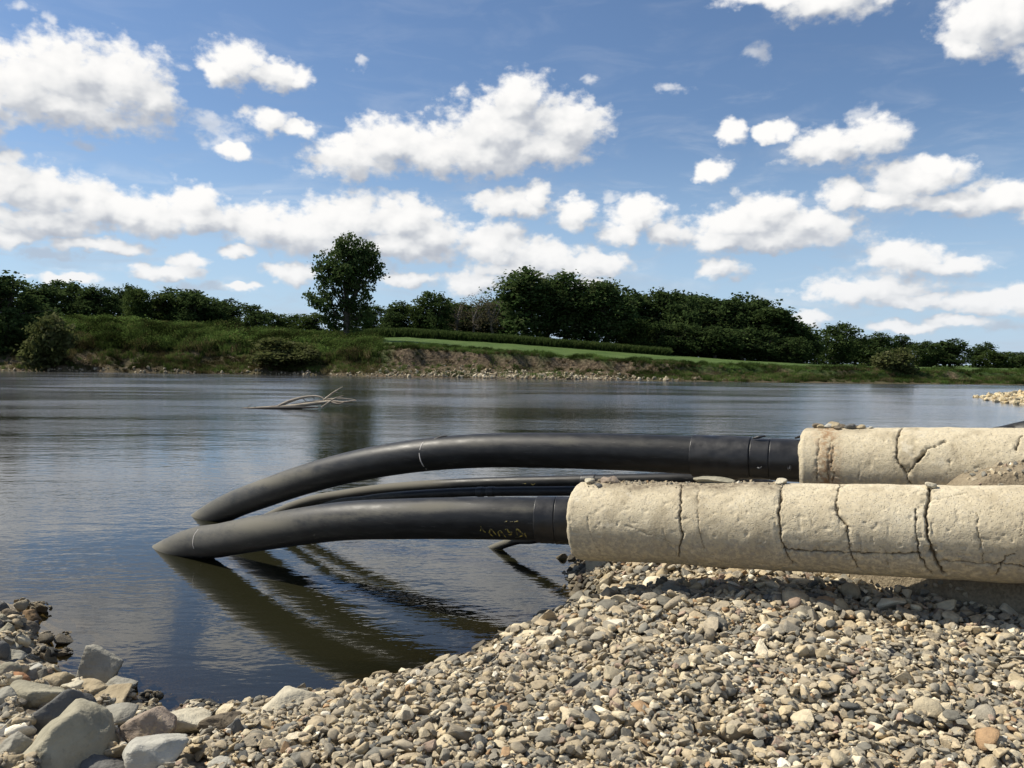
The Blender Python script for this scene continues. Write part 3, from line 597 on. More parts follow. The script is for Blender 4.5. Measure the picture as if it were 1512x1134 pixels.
adopt(obj('torn_wrap', ring(Cr, a0, a1, R_PIPE - 0.004, R_PIPE + 0.016, 90, 0.004, 8, flap), M_WRAP), rear)
adopt(obj('wrap_sleeve', ring(Cr, a1, a2, R_PIPE - 0.004, R_PIPE + 0.008, 72, 0.004, 9), M_WRAP), rear)
adopt(obj('wrap_sleeve', ring(Cr, a2, a3, R_PIPE - 0.004, R_PIPE + 0.011, 72, 0.003, 10), M_WRAP), rear)
strip_on(Cr, R_PIPE, [(619, 669), (620.5, 678), (624, 686), (630, 693)], 0.006, 'weld_ring', M_WHITE, rear)
strip_on(Cr, R_PIPE, [(625, 653), (622, 658), (620, 664)], 0.004, 'weld_ring', M_WHITE, rear)
# loose strips of wrap standing up from the pipe
for pts, r in (([(636, 655, 8.98), (642, 650, 8.98), (650, 646, 8.98), (660, 643.5, 8.96)], 0.022), ([(640, 652, 8.96), (648, 652, 8.93), (655, 646, 8.95)], 0.016), ([(637, 654, 8.95), (640, 657, 8.91), (643, 656, 8.91)], 0.010)):
    mb = MB(); mb.tube([at(*q) for q in pts], [r * 0.5, r, r * 0.8, r * 0.35], 7); adopt(obj('loose_wrap', mb.mesh('loose_wrap'), M_WRAP), rear)
for pts in ([(1112, 647, 7.55), (1120, 645.5, 7.52), (1131, 643.5, 7.5)], [(1174, 647, 7.42), (1180, 645, 7.42), (1188, 644, 7.4)], [(1118, 690, 7.38), (1122, 692, 7.36), (1125, 689, 7.36)], [(1162, 689, 7.22), (1166, 693, 7.21), (1167, 687, 7.21)]):
    mb = MB(); mb.tube([at(*q) for q in pts], [0.008, 0.014, 0.006], 6); adopt(obj('loose_wrap', mb.mesh('loose_wrap'), M_WRAP), rear)

# slim pipes between and below them
def slim(name, L, r, label, dusts, ext=None):
    e = empty(name, on_z(L[0][0], L[0][1])); tag(e, label, 'pipe')
    C = centre(L, 140)
    if ext is not None: C = np.vstack([C, catmull([C[-1], *ext], 24)[1:]])
    du = np.interp(to_pix(C)[:, 0], *dusts); adopt(obj('plastic_pipe', pipe_mesh('plastic_pipe', C, r, 36, du), M_PE), e); return e, C
eA, CA = slim('slim_pipe', [(430, 749, 11.3), (520, 729, 10.6), (600, 720, 10.05), (700, 714.5, 9.5), (850, 711, 8.9), (1000, 708, 8.42)], 0.072, 'slim black pipe with pale dried mud, below the arched pipe with torn wrap',
     ([400, 480, 560, 640, 680], [1, 1.2, 1.2, 0.9, 0.05]), ext=[at(1100, 712, 8.2), at(1200, 740, 8.0), at(1290, 790, 7.8)])
i = s_at_px(CA, 858); adopt(obj('coupling', ring(CA, i, i + 3, 0.070, 0.078, 36), M_WRAP), eA)
for L in ([(771, 714.5), (777, 714)], [(784, 714), (787, 716), (790, 714)]): strip_on(CA, 0.072, L, 0.005, 'paint_stroke', M_YEL, eA)
eB, CB = slim('slim_pipe', [(470, 752, 10.2), (540, 738, 9.85), (600, 731.5, 9.55), (700, 726.5, 9.1), (850, 725, 8.55), (950, 724, 8.2)], 0.052, 'slim black pipe lying just above the pipe with yellow numerals',
     ([400, 560, 640], [0.8, 0.6, 0.05]), ext=[at(1060, 735, 7.95), at(1180, 790, 7.7)])
for x in (706, 722): i = s_at_px(CB, x); adopt(obj('coupling', ring(CB, i, i + 2, 0.050, 0.057, 36), M_WRAP), eB)
eC, CC = slim('slim_pipe', [(738, 806, 9.7), (790, 796, 9.3), (860, 784, 8.9)], 0.05, 'short slim pipe dipping into the water below the pipe with yellow numerals', ([700, 760, 800], [1.1, 0.9, 0.4]), ext=[at(950, 800, 8.4), at(1020, 838, 8.05)])
# third big pipe, seen over the far casing
third = empty('pipeline', (8.9, 12.6, 0.0)); tag(third, 'black pipe sloping up behind the farther concrete casing', 'pipeline')
Ct = catmull([on_z(1345, 690, -0.9) + np.array((0, 0.4, 0)), at(1420, 667, 10.9), at(1490, 648, 10.6), at(1590, 628, 10.2), at(1720, 606, 9.9), at(1850, 590, 9.7)], 120)
adopt(obj('plastic_pipe', pipe_mesh('plastic_pipe', Ct, R_PIPE, 60, 0.2 * np.ones(len(Ct))), M_PE), third)
# ---------------------------------------------------------------- stones
k = mat('river_stone'); o_ = k.obco(); pc = k.attr('pcol', 'Color', 'INSTANCER'); rnd = k.n.new('ShaderNodeObjectInfo').outputs['Random']
ov = k.v('ADD', o_, k.xyz(k.m('MULTIPLY', rnd, 37.0), k.m('MULTIPLY', rnd, 91.0), 0.0))
n1 = k.noise(ov, 1.6, 5, 0.65); n2 = k.noise(ov, 9, 3, 0.6)
c = k.mix(1.0, pc, k.ramp(n1, [(0.25, (0.66, 0.65, 0.64)), (0.5, (1.0, 1.0, 1.0)), (0.8, (1.28, 1.25, 1.18))]), 'MULTIPLY')
c = k.mix(k.ss(n2, 0.58, 0.75, 0, 0.35), c, (0.40, 0.36, 0.29))
pbsdf(k, c, 0.88, k.bump(k.m('ADD', n1, k.m('MULTIPLY', n2, 0.5)), 0.35, 0.12), 0.3); M_STONE = k.mat
PAL = np.array([(0.43, 0.365, 0.265), (0.345, 0.305, 0.240), (0.285, 0.265, 0.225), (0.205, 0.20, 0.180), (0.125, 0.128, 0.126), (0.52, 0.46, 0.345), (0.62, 0.565, 0.45), (0.37, 0.25, 0.15), (0.37, 0.285, 0.23), (0.70, 0.67, 0.59), (0.175, 0.172, 0.155), (0.46, 0.385, 0.265)])
PW = np.array([0.21, 0.18, 0.14, 0.10, 0.04, 0.13, 0.05, 0.02, 0.025, 0.02, 0.03, 0.07]); PW /= PW.sum()
def rock_hull(seed, npts, dims, sub=3, rough=0.05, pts=None):
    r = np.random.default_rng(seed)
    if pts is None:
        pts = r.normal(size=(npts, 3)); pts /= np.linalg.norm(pts, axis=1)[:, None]; pts *= r.uniform(0.8, 1.0, (npts, 1))
    bm = bmesh.new(); [bm.verts.new(p_) for p_ in np.asarray(pts, float)]; bmesh.ops.convex_hull(bm, input=bm.verts)
    bmesh.ops.delete(bm, geom=[v for v in bm.verts if not v.link_faces], context='VERTS')
    bmesh.ops.bevel(bm, geom=bm.edges[:], offset=0.045, segments=1, affect='EDGES', profile=0.6)
    bmesh.ops.triangulate(bm, faces=bm.faces[:])
    for _ in range(sub):
        es = [e for e in bm.edges if e.calc_length() > 0.13]
        if not es: break
        bmesh.ops.subdivide_edges(bm, edges=es, cuts=1); bmesh.ops.triangulate(bm, faces=bm.faces[:])
    bmesh.ops.smooth_vert(bm, verts=bm.verts[:], factor=0.18, use_axis_x=True, use_axis_y=True, use_axis_z=True)
    bmesh.ops.recalc_face_normals(bm, faces=bm.faces[:]); bm.verts.index_update(); bm.normal_update()
    V = np.array([v.co for v in bm.verts]); Nn = np.array([v.normal for v in bm.verts]); F = np.array([[v.index for v in f.verts] for f in bm.faces]); bm.free()
    V = V + Nn * (fbm(V + seed, 2.2, 4, seed) * rough * 2.8 + fbm(V + seed, 7.0, 3, seed + 5) * rough * 0.9)[:, None]
    V -= (V.max(0) + V.min(0)) / 2; V /= (V.max(0) - V.min(0)) / 2
    return V * np.asarray(dims), F
PAL *= np.array((1.0, 0.965, 0.885)); SRC = []
for i in range(30):
    r = np.random.default_rng(500 + i)
    if i % 5 < 3:
        V, F = rock_hull(300 + i, int(r.integers(9, 14)), (1, 1, 1), 0, 0.03); me = mesh('stone', V, F, False)
    else:
        V, F = stone_shape(100 + i, 2, int(r.integers(7, 16)), 0.06, 0.40, 0.88, 0.93); me = mesh('stone', V, F, True)
    me.materials.append(M_STONE); SRC.append(me)
RX0, RY0, CELL = -4.6, 1.9, 0.015; NX, NY = int(12.6 / CELL), int(9.2 / CELL)
hx = RX0 + (np.arange(0, NX, 6) + 0.5) * CELL; hy = RY0 + (np.arange(0, NY, 6) + 0.5) * CELL; HX, HY = np.meshgrid(hx, hy, indexing='ij')
Hs = near_z(HX.ravel(), HY.ravel()).reshape(HX.shape); G0 = np.repeat(np.repeat(Hs, 6, 0), 6, 1)[:NX, :NY]
G0 = np.pad(G0, ((0, NX - G0.shape[0]), (0, NY - G0.shape[1])), 'edge'); HM = G0.copy()
SD = shore_dist(np.stack([HX.ravel(), HY.ravel()], -1)).reshape(HX.shape)
ok = (SD > -0.55) & (HX < 0.66 * HY + 1.3) & (HX > -0.66 * HY - 0.9)
hp_ = to_pix(np.stack([HX, HY, Hs], -1).reshape(-1, 3)).reshape(HX.shape + (3,))
PILE = (hp_[..., 0] < 300 + 40 * np.sin(hp_[..., 1] / 9)) & (hp_[..., 1] < 1250)
ok &= ~PILE | (RNG.random(HX.shape) < 0.10)
okc = np.argwhere(ok); NS = 56000
lay = np.sort(RNG.random(NS))                                      # big ones first, then filling in between
a_ = np.exp(RNG.normal(np.log(0.0305), 0.46, NS)); a_ = np.clip(a_, 0.012, 0.095); a_[int(NS * 0.28):] *= 0.72; a_[int(NS * 0.62):] *= 0.62; a_ = np.maximum(a_, 0.009)
pts = []; rots = []; scl = []; idxs = []; cols = []
cand = okc[RNG.integers(0, len(okc), (NS, 4))]; jit = RNG.random((NS, 4, 2)); rr_ = RNG.random((NS, 8)); tilt = RNG.normal(0, 0.22, (NS, 2)); pick = RNG.choice(len(PAL), NS, p=PW)
for n in range(NS):
    best = None
    for q in range(4):
        ix = int((cand[n, q, 0] + jit[n, q, 0]) * 6); iy = int((cand[n, q, 1] + jit[n, q, 1]) * 6)
        if 12 < ix < NX - 12 and 12 < iy < NY - 12:
            hgt = HM[ix, iy] - G0[ix, iy]
            if best is None or hgt < best[0]: best = (hgt, ix, iy)
    if best is None: continue
    _, ix, iy = best; gxp, gyp = RX0 + ix * CELL, RY0 + iy * CELL
    coarse = 1.0 + 0.40 * np.clip((gyp - 4.6) / 2.5, 0, 1) - 0.14 * np.clip((4.2 - gyp) / 1.5, 0, 1)
    a = a_[n] * coarse; b = a * (0.62 + 0.34 * rr_[n, 0]); c = a * (0.34 + 0.34 * rr_[n, 1]); yaw = rr_[n, 2] * 6.283
    m_ = int(min(9, a / CELL + 1)); sl = HM[ix - m_:ix + m_ + 1, iy - m_:iy + m_ + 1]
    base = 0.5 * np.percentile(sl, 80) + 0.5 * sl.mean()
    if base - G0[ix, iy] > 0.16: continue
    gxs = (sl[-1].mean() - sl[0].mean()) / (2 * m_ * CELL); gys = (sl[:, -1].mean() - sl[:, 0].mean()) / (2 * m_ * CELL)
    z = base + c * 0.42
    o2 = (np.arange(-m_, m_ + 1) * CELL); rad2 = (o2[:, None] ** 2 + o2[None] ** 2) / (0.5 * (a + b)) ** 2
    top = z + c * np.sqrt(np.clip(1 - rad2, 0, 1)); np.maximum(sl, np.where(rad2 < 1, top, -9), out=sl)
    q_ = Vector((-np.clip(gxs, -.6, .6), -np.clip(gys, -.6, .6), 1)).to_track_quat('Z', 'Y') @ Euler((tilt[n, 0], tilt[n, 1], yaw)).to_quaternion()
    pts.append((gxp, gyp, z)); rots.append(tuple(q_.to_euler())); scl.append((a, b, c)); idxs.append(int(rr_[n, 3] * len(SRC)))
    cc = PAL[pick[n]] * (0.82 + 0.42 * rr_[n, 4]); 
    if z < 0.095: cc = cc * 0.36                                    # wet at the water's edge
    elif z < 0.15: cc = cc * 0.68
    cols.append(cc)
pts = np.array(pts); rots = np.array(rots); scl = np.array(scl); idxs = np.array(idxs); cols = np.array(cols)
q = to_pix(pts); app = scl[:, 0] / q[:, 2]
hm_top = np.array([HM[int((p_[0] - RX0) / CELL), int((p_[1] - RY0) / CELL)] for p_ in pts]); app = np.where((q[:, 0] > 5) & (q[:, 0] < 1507) & (q[:, 1] < 1130) & (pts[:, 2] + scl[:, 2] * 0.6 > hm_top - 0.004) & (pts[:, 2] > 0.02), app, 0)
order = np.argsort(-app); single = order[:300]; rest = np.ones(len(pts), bool); rest[single] = False
for j in single:
    o = bpy.data.objects.new('stone', SRC[idxs[j]]); COL.objects.link(o); o.parent = bank; o.location = pts[j]; o.rotation_euler = rots[j]; o.scale = scl[j]; o['pcol'] = [float(v) for v in cols[j]]
peb = scatter('pebbles', pts[rest], rots[rest], scl[rest], idxs[rest], cols[rest], SRC, bank); tag(peb, kind='stuff')

# ---------------------------------------------------------------- riprap at the left and single big stones
def rock_mat(name, cols_, scale=3.0, vein=None, rough=0.9):
    k = mat(name); o_ = k.obco(); n1 = k.noise(o_, scale, 6, 0.62); n2 = k.noise(o_, scale * 7, 4, 0.6); lay = k.noise(k.v('MULTIPLY', o_, (scale, scale, scale * 5)), 1.0, 4, 0.6)
    c = k.ramp(n1, [(0.30, cols_[0]), (0.52, cols_[1]), (0.74, cols_[2])]); c = k.mix(k.ss(n2, 0.5, 0.72, 0, 0.45), c, tuple(0.75 * v for v in cols_[0]))
    if vein: c = k.mix(k.ss(k.noise(o_, scale * 2.6, 5, 0.7), 0.58, 0.66), c, vein)
    pbsdf(k, c, rough, k.bump(k.m('ADD', k.m('ADD', n1, k.m('MULTIPLY', n2, 0.3)), k.m('MULTIPLY', lay, 0.4)), 0.75, 0.05), 0.3); return k.mat
RM = {'grey': rock_mat('grey_rock', [(0.19, 0.18, 0.15), (0.30, 0.285, 0.235), (0.41, 0.39, 0.32)]), 'olive': rock_mat('olive_rock', [(0.19, 0.175, 0.125), (0.30, 0.275, 0.20), (0.40, 0.37, 0.275)]),
      'tan': rock_mat('tan_rock', [(0.24, 0.19, 0.115), (0.36, 0.295, 0.19), (0.46, 0.39, 0.265)]), 'dark': rock_mat('dark_rock', [(0.075, 0.074, 0.070), (0.13, 0.128, 0.12), (0.22, 0.21, 0.185)]),
      'orange': rock_mat('orange_rock', [(0.22, 0.105, 0.05), (0.36, 0.19, 0.095), (0.44, 0.27, 0.15)]), 'pink': rock_mat('pink_rock', [(0.20, 0.155, 0.12), (0.30, 0.24, 0.185), (0.37, 0.30, 0.23)], 3.0, (0.46, 0.36, 0.22)),
      'cream': rock_mat('cream_rock', [(0.38, 0.335, 0.245), (0.49, 0.445, 0.335), (0.56, 0.515, 0.40)]), 'rust': rock_mat('rust_rock', [(0.10, 0.065, 0.035), (0.19, 0.125, 0.065), (0.30, 0.215, 0.125)]),
      'pale': rock_mat('pale_rock', [(0.30, 0.29, 0.25), (0.40, 0.385, 0.33), (0.50, 0.48, 0.41)]), 'brown': rock_mat('brown_rock', [(0.095, 0.075, 0.052), (0.165, 0.135, 0.095), (0.24, 0.20, 0.145)]),
      'blue': rock_mat('blue_rock', [(0.17, 0.18, 0.19), (0.28, 0.29, 0.30), (0.42, 0.43, 0.43)])}
def rock(box, m, seed, label, kind='hull', flat=0.75, tilt=0.0, yaw=None, group=None, pts=None, npts=13, lift=0.0, name='rock'):
    x0, y0, x1, y1 = box; r = np.random.default_rng(seed); cx = (x0 + x1) / 2
    g = ground_hit(cx, min(y1, 1160) - 0.10 * (y1 - y0)); d = (g - CAMP) @ FWD
    Wd = (x1 - x0) * d / FPX; Hh = (y1 - y0) * d / FPX; ph = math.atan2(CAM_H - g[2], d); Dp = Wd * flat; H = max(0.42 * Wd, (Hh - 0.35 * Dp * math.sin(ph)) / math.cos(ph)); H = min(H, 1.6 * Wd)
    dims = np.array((Wd / 2, Dp / 2, H / 2)) * 1.14
    if kind == 'hull': V, F = rock_hull(seed, npts, dims, 3, 0.055, pts)
    else: V, F = stone_shape(seed, 4, 8, 0.05, 0.6, 0.95, 0.85); V = V * dims
    Q = (Matrix.Rotation(tilt, 3, 'Y') @ Matrix.Rotation(r.uniform(-0.12, 0.12), 3, 'X') @ Matrix.Rotation(r.uniform(-0.3, 0.3) if yaw is None else yaw, 3, 'Z'))
    V = V @ np.array(Q).T
    o = obj(name, mesh(name, V, F), RM[m]); mid = at(cx, (y0 + y1) / 2, d + Dp * 0.30)
    o.location = (mid[0], mid[1], mid[2] - 0.03 + lift)
    tag(o, label, 'rock', group); return o
BIG = [(-0.95, -0.6, -1), (-0.9, 0.6, -1), (0.9, -0.7, -1), (1.0, 0.5, -0.9), (-0.55, -0.9, -0.35), (0.1, -0.75, 0.75), (0.42, -0.35, 1.0), (0.1, 0.5, 0.85), (-0.6, 0.5, 0.1), (1.0, -0.1, 0.15), (0.95, -0.55, -0.35), (0.75, 0.6, 0.45), (-1.0, -0.2, -0.75), (0.0, -0.95, -0.1), (0.35, -1.0, -0.6)]
SLAB = [(-0.9, -0.6, -1), (-0.9, 0.6, -1), (0.25, -0.6, -1), (0.3, 0.6, -0.9), (-0.62, -0.25, 1.0), (-0.40, 0.2, 1.0), (-0.10, -0.35, 0.55), (1.0, -0.2, 0.30), (0.95, 0.3, 0.28), (0.7, -0.55, -0.15), (-0.85, -0.6, -0.2)]
GR = 'rocks of the riprap pile at the water edge'
rock((20, 1040, 152, 1150), 'olive', 1, 'largest olive grey angular boulder with a sharp ridge in the riprap pile', pts=BIG, flat=0.9, yaw=0.1)
rock((120, 955, 177, 1018), 'grey', 2, 'pale grey upright slab with a pointed corner standing above the riprap', pts=SLAB, flat=0.45, yaw=0.05, lift=0.02)
rock((102, 996, 162, 1036), 'tan', 3, 'tan slab leaning against the upright pointed grey slab', flat=0.5, tilt=-0.45)
rock((116, 1013, 189, 1050), 'tan', 4, 'layered tan rock below the upright pointed slab', flat=0.8, tilt=-0.2)
rock((129, 1036, 199, 1076), 'grey', 5, 'smooth rounded grey cobble between the layered tan rock and the largest boulder', 'round', tilt=-0.2)
rock((28, 1026, 132, 1088), 'dark', 6, 'dark slate grey slab leaning behind the largest olive boulder', flat=0.5, tilt=-0.5)
rock((16, 994, 102, 1052), 'olive', 7, 'broad grey block behind the dark slate slab', npts=14, flat=0.7, tilt=-0.25)
rock((63, 988, 108, 1016), 'tan', 8, 'tan rock at the shoulder of the broad grey block')
rock((3, 987, 41, 1015), 'orange', 9, 'bright orange brown rounded rock in the riprap', 'round')
rock((4, 950, 57, 980), 'grey', 10, 'pointed grey rock above the orange rock')
rock((29, 975, 69, 1006), 'pale', 11, 'grey rock with a pale top beside the orange rock')
rock((-4, 973, 28, 1006), 'olive', 12, 'rounded olive rock behind the orange rock', 'round')
rock((55, 973, 81, 996), 'brown', 13, 'small brown rock at the water edge right of the pale topped rock', 'round')
rock((91, 998, 127, 1028), 'cream', 14, 'pale tan angular rock behind the leaning tan slab')
rock((1, 893, 29, 920), 'brown', 15, 'rounded brown grey rock at the tip of the riprap', 'round')
rock((26, 896, 56, 921), 'rust', 16, 'rust brown rock at the tip of the riprap')
rock((14, 912, 55, 936), 'brown', 17, 'flat topped grey brown rock overhanging the water', 'round')
rock((-6, 884, 14, 906), 'dark', 18, 'black wet rock at the outer tip of the riprap')
rock((-4, 914, 23, 942), 'olive', 19, 'tan rock behind the flat topped grey brown rock')
rock((8, 937, 33, 965), 'grey', 20, 'small stacked grey rock above the pointed grey rock')
rock((-8, 940, 13, 978), 'dark', 21, 'dark rock left of the small stacked grey rock', 'round')
rock((153, 996, 199, 1026), 'grey', 22, 'grey broken rock behind the layered tan rock')
rock((183, 1019, 203, 1054), 'brown', 23, 'brown rock in shade right of the layered tan rock')
rock((-6, 1030, 18, 1060), 'dark', 24, 'dark pitted rock left of the broad grey block')
rock((8, 1046, 54, 1080), 'cream', 25, 'cream wedge of rock under the broad grey block', tilt=-0.3)
rock((-5, 1058, 42, 1090), 'dark', 26, 'dark grey rock below the cream wedge', tilt=-0.2)
rock((-6, 1008, 28, 1044), 'grey', 27, 'smooth flat grey rock below the orange rock', 'round')
rock((2, 1078, 44, 1116), 'grey', 28, 'grey slab left of the largest boulder', tilt=-0.4)
rock((-8, 1106, 34, 1145), 'tan', 29, 'layered tan rock at the foot of the largest boulder')
rock((144, 1063, 177, 1098), 'blue', 30, 'white veined bluish rock right of the largest boulder')
rock((142, 1088, 172, 1114), 'tan', 31, 'flat tan rock beneath the white veined bluish rock')
rock((158, 1094, 185, 1118), 'brown', 32, 'small two toned brown cobble beside the pinkish boulder', 'round')
rock((126, 1106, 194, 1145), 'dark', 33, 'dark grey rock right of the foot of the largest boulder')
rock((170, 1050, 254, 1114), 'pink', 34, 'pinkish tan boulder with yellow crust', npts=16, lift=0.045)
rock((192, 1083, 280, 1148), 'pale', 35, 'pale grey smooth slab below the pinkish boulder', flat=0.9, tilt=-0.3, lift=0.045)
rock((230, 1050, 312, 1086), 'cream', 36, 'cream and grey block at the water edge right of the pinkish boulder', npts=14, lift=0.045)
rock((298, 1055, 354, 1095), 'brown', 37, 'grey brown rock with a ridge beside the cream and grey block', lift=0.045)
rock((297, 1082, 331, 1108), 'grey', 38, 'rounded grey cobble in front of the ridged grey brown rock', 'round', lift=0.045)
rock((309, 1096, 336, 1125), 'grey', 39, 'upright grey cobble below the rounded grey cobble', 'round')
rock((334, 1066, 362, 1112), 'dark', 40, 'speckled dark rock right of the ridged grey brown rock', lift=0.045)
rock((381, 1030, 482, 1078), 'cream', 41, 'broad cream boulder alone at the gravel edge', flat=0.7, lift=0.06, pts=[(-1, -0.5, -1), (-1, 0.5, -1), (1, -0.5, -1), (1, 0.5, -1), (-0.9, -0.4, -0.2), (-0.35, -0.2, 0.95), (0.1, 0.0, 1.0), (0.6, 0.1, 0.6), (0.95, 0.2, 0.0), (-0.2, 0.6, 0.7), (-0.1, -0.9, -0.2), (0.4, -0.8, -0.3)])
rock((199, 1038, 230, 1060), 'olive', 42, 'small tan grey rock between the layered tan rock and the pinkish boulder', 'round')
rock((310, 1108, 350, 1140), 'pale', 43, 'pale chalky cobble below the speckled dark rock', 'round')
rock((358, 1100, 388, 1122), 'cream', 44, 'yellowish cream cobble below the broad cream boulder', 'round')

rf = np.random.default_rng(5)
for n in range(70):
    yy = rf.uniform(905, 1140); xx = rf.uniform(-10, np.interp(yy, [905, 980, 1010, 1050, 1140], [45, 60, 150, 290, 340])); sz = rf.uniform(16, 34) * (0.7 + 0.5 * (yy - 900) / 230)
    rock((xx - sz / 2, yy - sz * 0.36, xx + sz / 2, yy + sz * 0.36), rf.choice(['grey', 'olive', 'tan', 'brown', 'dark', 'pale']), 700 + n, 'small broken stone wedged between the larger riprap rocks', 'hull' if n % 3 else 'round', tilt=rf.uniform(-0.4, 0.4), group='small stones filling the riprap')
# ---------------------------------------------------------------- loose stones and soil on the casings
def on_casing(C, x, R=R_CON, th=0.0):
    i = s_at_px(C, x); T, S, N = frames(C); return C[i] + R * (math.cos(th) * N[i] + math.sin(th) * S[i])
LS = [(CFc, 876, 0.10, .045, 'cream'), (CFc, 890, 0.0, .03, 'brown'), (CFc, 899, 0.05, .05, 'pink'), (CFc, 908, 0.05, .06, 'pink'), (CFc, 893, 0.35, .03, 'dark'), (CFc, 1157, 0.05, .05, 'cream'), (CFc, 1376, 0.18, .04, 'cream')]
tags = ['cream pebble at the tip of the nearer casing', 'small brown pebble on the tip of the nearer casing', 'pinkish pebble on top of the nearer casing', 'larger pinkish pebble on top of the nearer casing', 'dark chip lying on the end of the nearer casing', 'cream pebble on the nearer casing above a crack', 'white pointed pebble in the widest crack of the nearer casing']
for n, ((C, x, th, r, m), lb) in enumerate(zip(LS, tags)):
    V, F = stone_shape(900 + n, 3, 10, 0.05, 0.5, 0.9); o = obj('pebble', mesh('pebble', V * np.array((r, r * 0.8, r * 0.6)), F), RM[m]); o.location = on_casing(C, x, R_CON + r * 0.35, th); tag(o, lb, 'pebble')
RS = [(1209, 0.0, .05, 'brown'), (1216, 0.1, .04, 'tan'), (1226, 0.05, .05, 'pale'), (1234, 0.0, .065, 'tan'), (1240, 0.22, .035, 'brown'), (1246, 0.0, .04, 'brown'), (1258, 0.12, .05, 'dark'), (1266, 0.1, .03, 'brown'), (1273, 0.1, .04, 'tan'), (1288, 0.1, .022, 'pale')]
for n, (x, th, r, m) in enumerate(RS):
    V, F = stone_shape(950 + n, 3, 10, 0.05, 0.5, 0.9); o = obj('pebble', mesh('pebble', V * np.array((r, r * 0.8, r * 0.55)), F), RM[m]); o.location = on_casing(CRc, x, R_CON + r * 0.3, th)
    tag(o, 'pebble in the row lying on top of the farther concrete casing', 'pebble', 'pebbles on the farther casing')
# crumbs of grit along the crest of the nearer casing
n = 900; xs = RNG.uniform(870, 1165, n); T_, S_, N_ = frames(CFc); ii = np.array([s_at_px(CFc, x) for x in np.linspace(865, 1170, 100)])
gi = np.interp(xs, np.linspace(865, 1170, 100), ii).astype(int); th = RNG.normal(-0.05, 0.26, n); gr = np.exp(RNG.normal(np.log(0.008), 0.45, n)) * np.exp(-(th / 0.5) ** 2)
gp = CFc[gi] + (R_CON - 0.006 + gr * 0.4)[:, None] * (np.cos(th)[:, None] * N_[gi] + np.sin(th)[:, None] * S_[gi])
grit = scatter('grit', gp, RNG.uniform(0, 6.28, (n, 3)), np.stack([gr, gr * 0.8, gr * 0.7], -1), RNG.integers(0, len(SRC), n), PAL[RNG.choice(len(PAL), n, p=PW)] * 0.9, SRC); tag(grit, 'fine grit scattered along the crest of the nearer casing', 'grit', kind='stuff')
V, F = stone_shape(977, 4, 12, 0.05, 0.5, 0.9); o = obj('stone_slab', mesh('stone_slab', V * np.array((0.17, 0.09, 0.035)), F), RM['olive']); o.location = on_casing(CFc, 1058, R_CON + 0.018, -0.12); o.rotation_euler = (0, 0.08, -0.5); tag(o, 'flat tan stone slab lying on the crest of the nearer casing', 'stone')
# soil heaped against both casings
AX = FD; PERP = np.cross((0, 0, 1), AX); PERP /= np.linalg.norm(PERP); PERP = PERP if PERP[1] > 0 else -PERP
s_ref = at(1428, 713, 5.72); ns, nw = 120, 110; sg = np.linspace(-1.3, 2.6, ns); wg = np.linspace(-0.62, 1.75, nw); SG, WG = np.meshgrid(sg, wg, indexing='ij')
base_c = FA + AX * ((s_ref - FA) @ AX); XY = base_c[None, None] + SG[..., None] * AX + WG[..., None] * PERP
pipe_top = XY[..., 2] + np.sqrt(np.clip(R_CON ** 2 - WG ** 2, 0, None))
P3 = np.stack([SG.ravel(), WG.ravel(), 0 * SG.ravel()], -1); nz = fbm(P3, 2.2, 4, 60).reshape(SG.shape); nz2 = fbm(P3, 11, 3, 61).reshape(SG.shape)
s_edge = np.interp(WG, [-0.30, -0.15, 0.0, 0.2, 0.5, 1.75], [1.1, 0.75, 0.28, 0.28, 0.22, -0.1]) + nz * 0.35
crest = base_c[2] + R_CON + 0.04 * SG
on_top = pipe_top - 0.012 + np.clip((SG - s_edge) * 0.20, -0.05, 0.09) + nz2 * 0.022
heap = crest + np.clip((SG - s_edge) * 0.30, -3, 0.16 + 0.08 * SG) + np.clip(SG - s_edge, -2, 0) * 0.5 - 2.6 * np.clip(0.56 - WG, 0, 1) + nz * 0.10 + nz2 * 0.03
Zg = near_z(XY[..., 0].ravel(), XY[..., 1].ravel()).reshape(SG.shape); Z = np.maximum(heap, Zg - 0.04)
k = mat('dry_soil'); p = k.pos(); n1 = k.noise(p, 5, 5, 0.6); n2 = k.noise(p, 45, 4, 0.6)
pbsdf(k, k.mix(0.4, k.ramp(n1, [(0.3, (0.19, 0.15, 0.10)), (0.7, (0.31, 0.26, 0.18))]), k.ramp(n2, [(0.35, (0.10, 0.08, 0.055)), (0.65, (0.36, 0.30, 0.21))])), 0.95, k.bump(n2, 0.9, 0.02), 0.1)
def sheet_mesh(name, Zs, keep):
    F = sheet_faces(ns, nw); kq = (keep[:-1, :-1] & keep[:-1, 1:] & keep[1:, 1:] & keep[1:, :-1]).ravel(); F = F[kq]; u, inv = np.unique(F, return_inverse=True)
    return mesh(name, np.concatenate([XY[..., :2], Zs[..., None]], -1).reshape(-1, 3)[u], inv.reshape(-1, 4))
soil_o = obj('soil_heap', sheet_mesh('soil_heap', Z, np.ones(SG.shape, bool)), k.mat); tag(soil_o, 'heap of dry brown soil lying between and over the two concrete casings', 'soil')
cover = (np.abs(WG) < 0.335) & (SG > s_edge - 0.15) & (on_top > heap - 0.1)
obj('soil_cover', sheet_mesh('soil_cover', on_top, cover), k.mat, soil_o); Z = np.where(cover, np.maximum(on_top, heap), Z)
n = 3200; si = RNG.integers(0, ns - 1, n); wi = RNG.integers(0, nw - 1, n); keep = ((SG[si, wi] > s_edge[si, wi] - 0.03) | (WG[si, wi] < 0.9) & (Z[si, wi] < base_c[2])) & (WG[si, wi] > -0.6); si, wi = si[keep], wi[keep]; n = len(si); gr = np.clip(np.exp(RNG.normal(np.log(0.013), 0.6, n)), 0.005, 0.05)
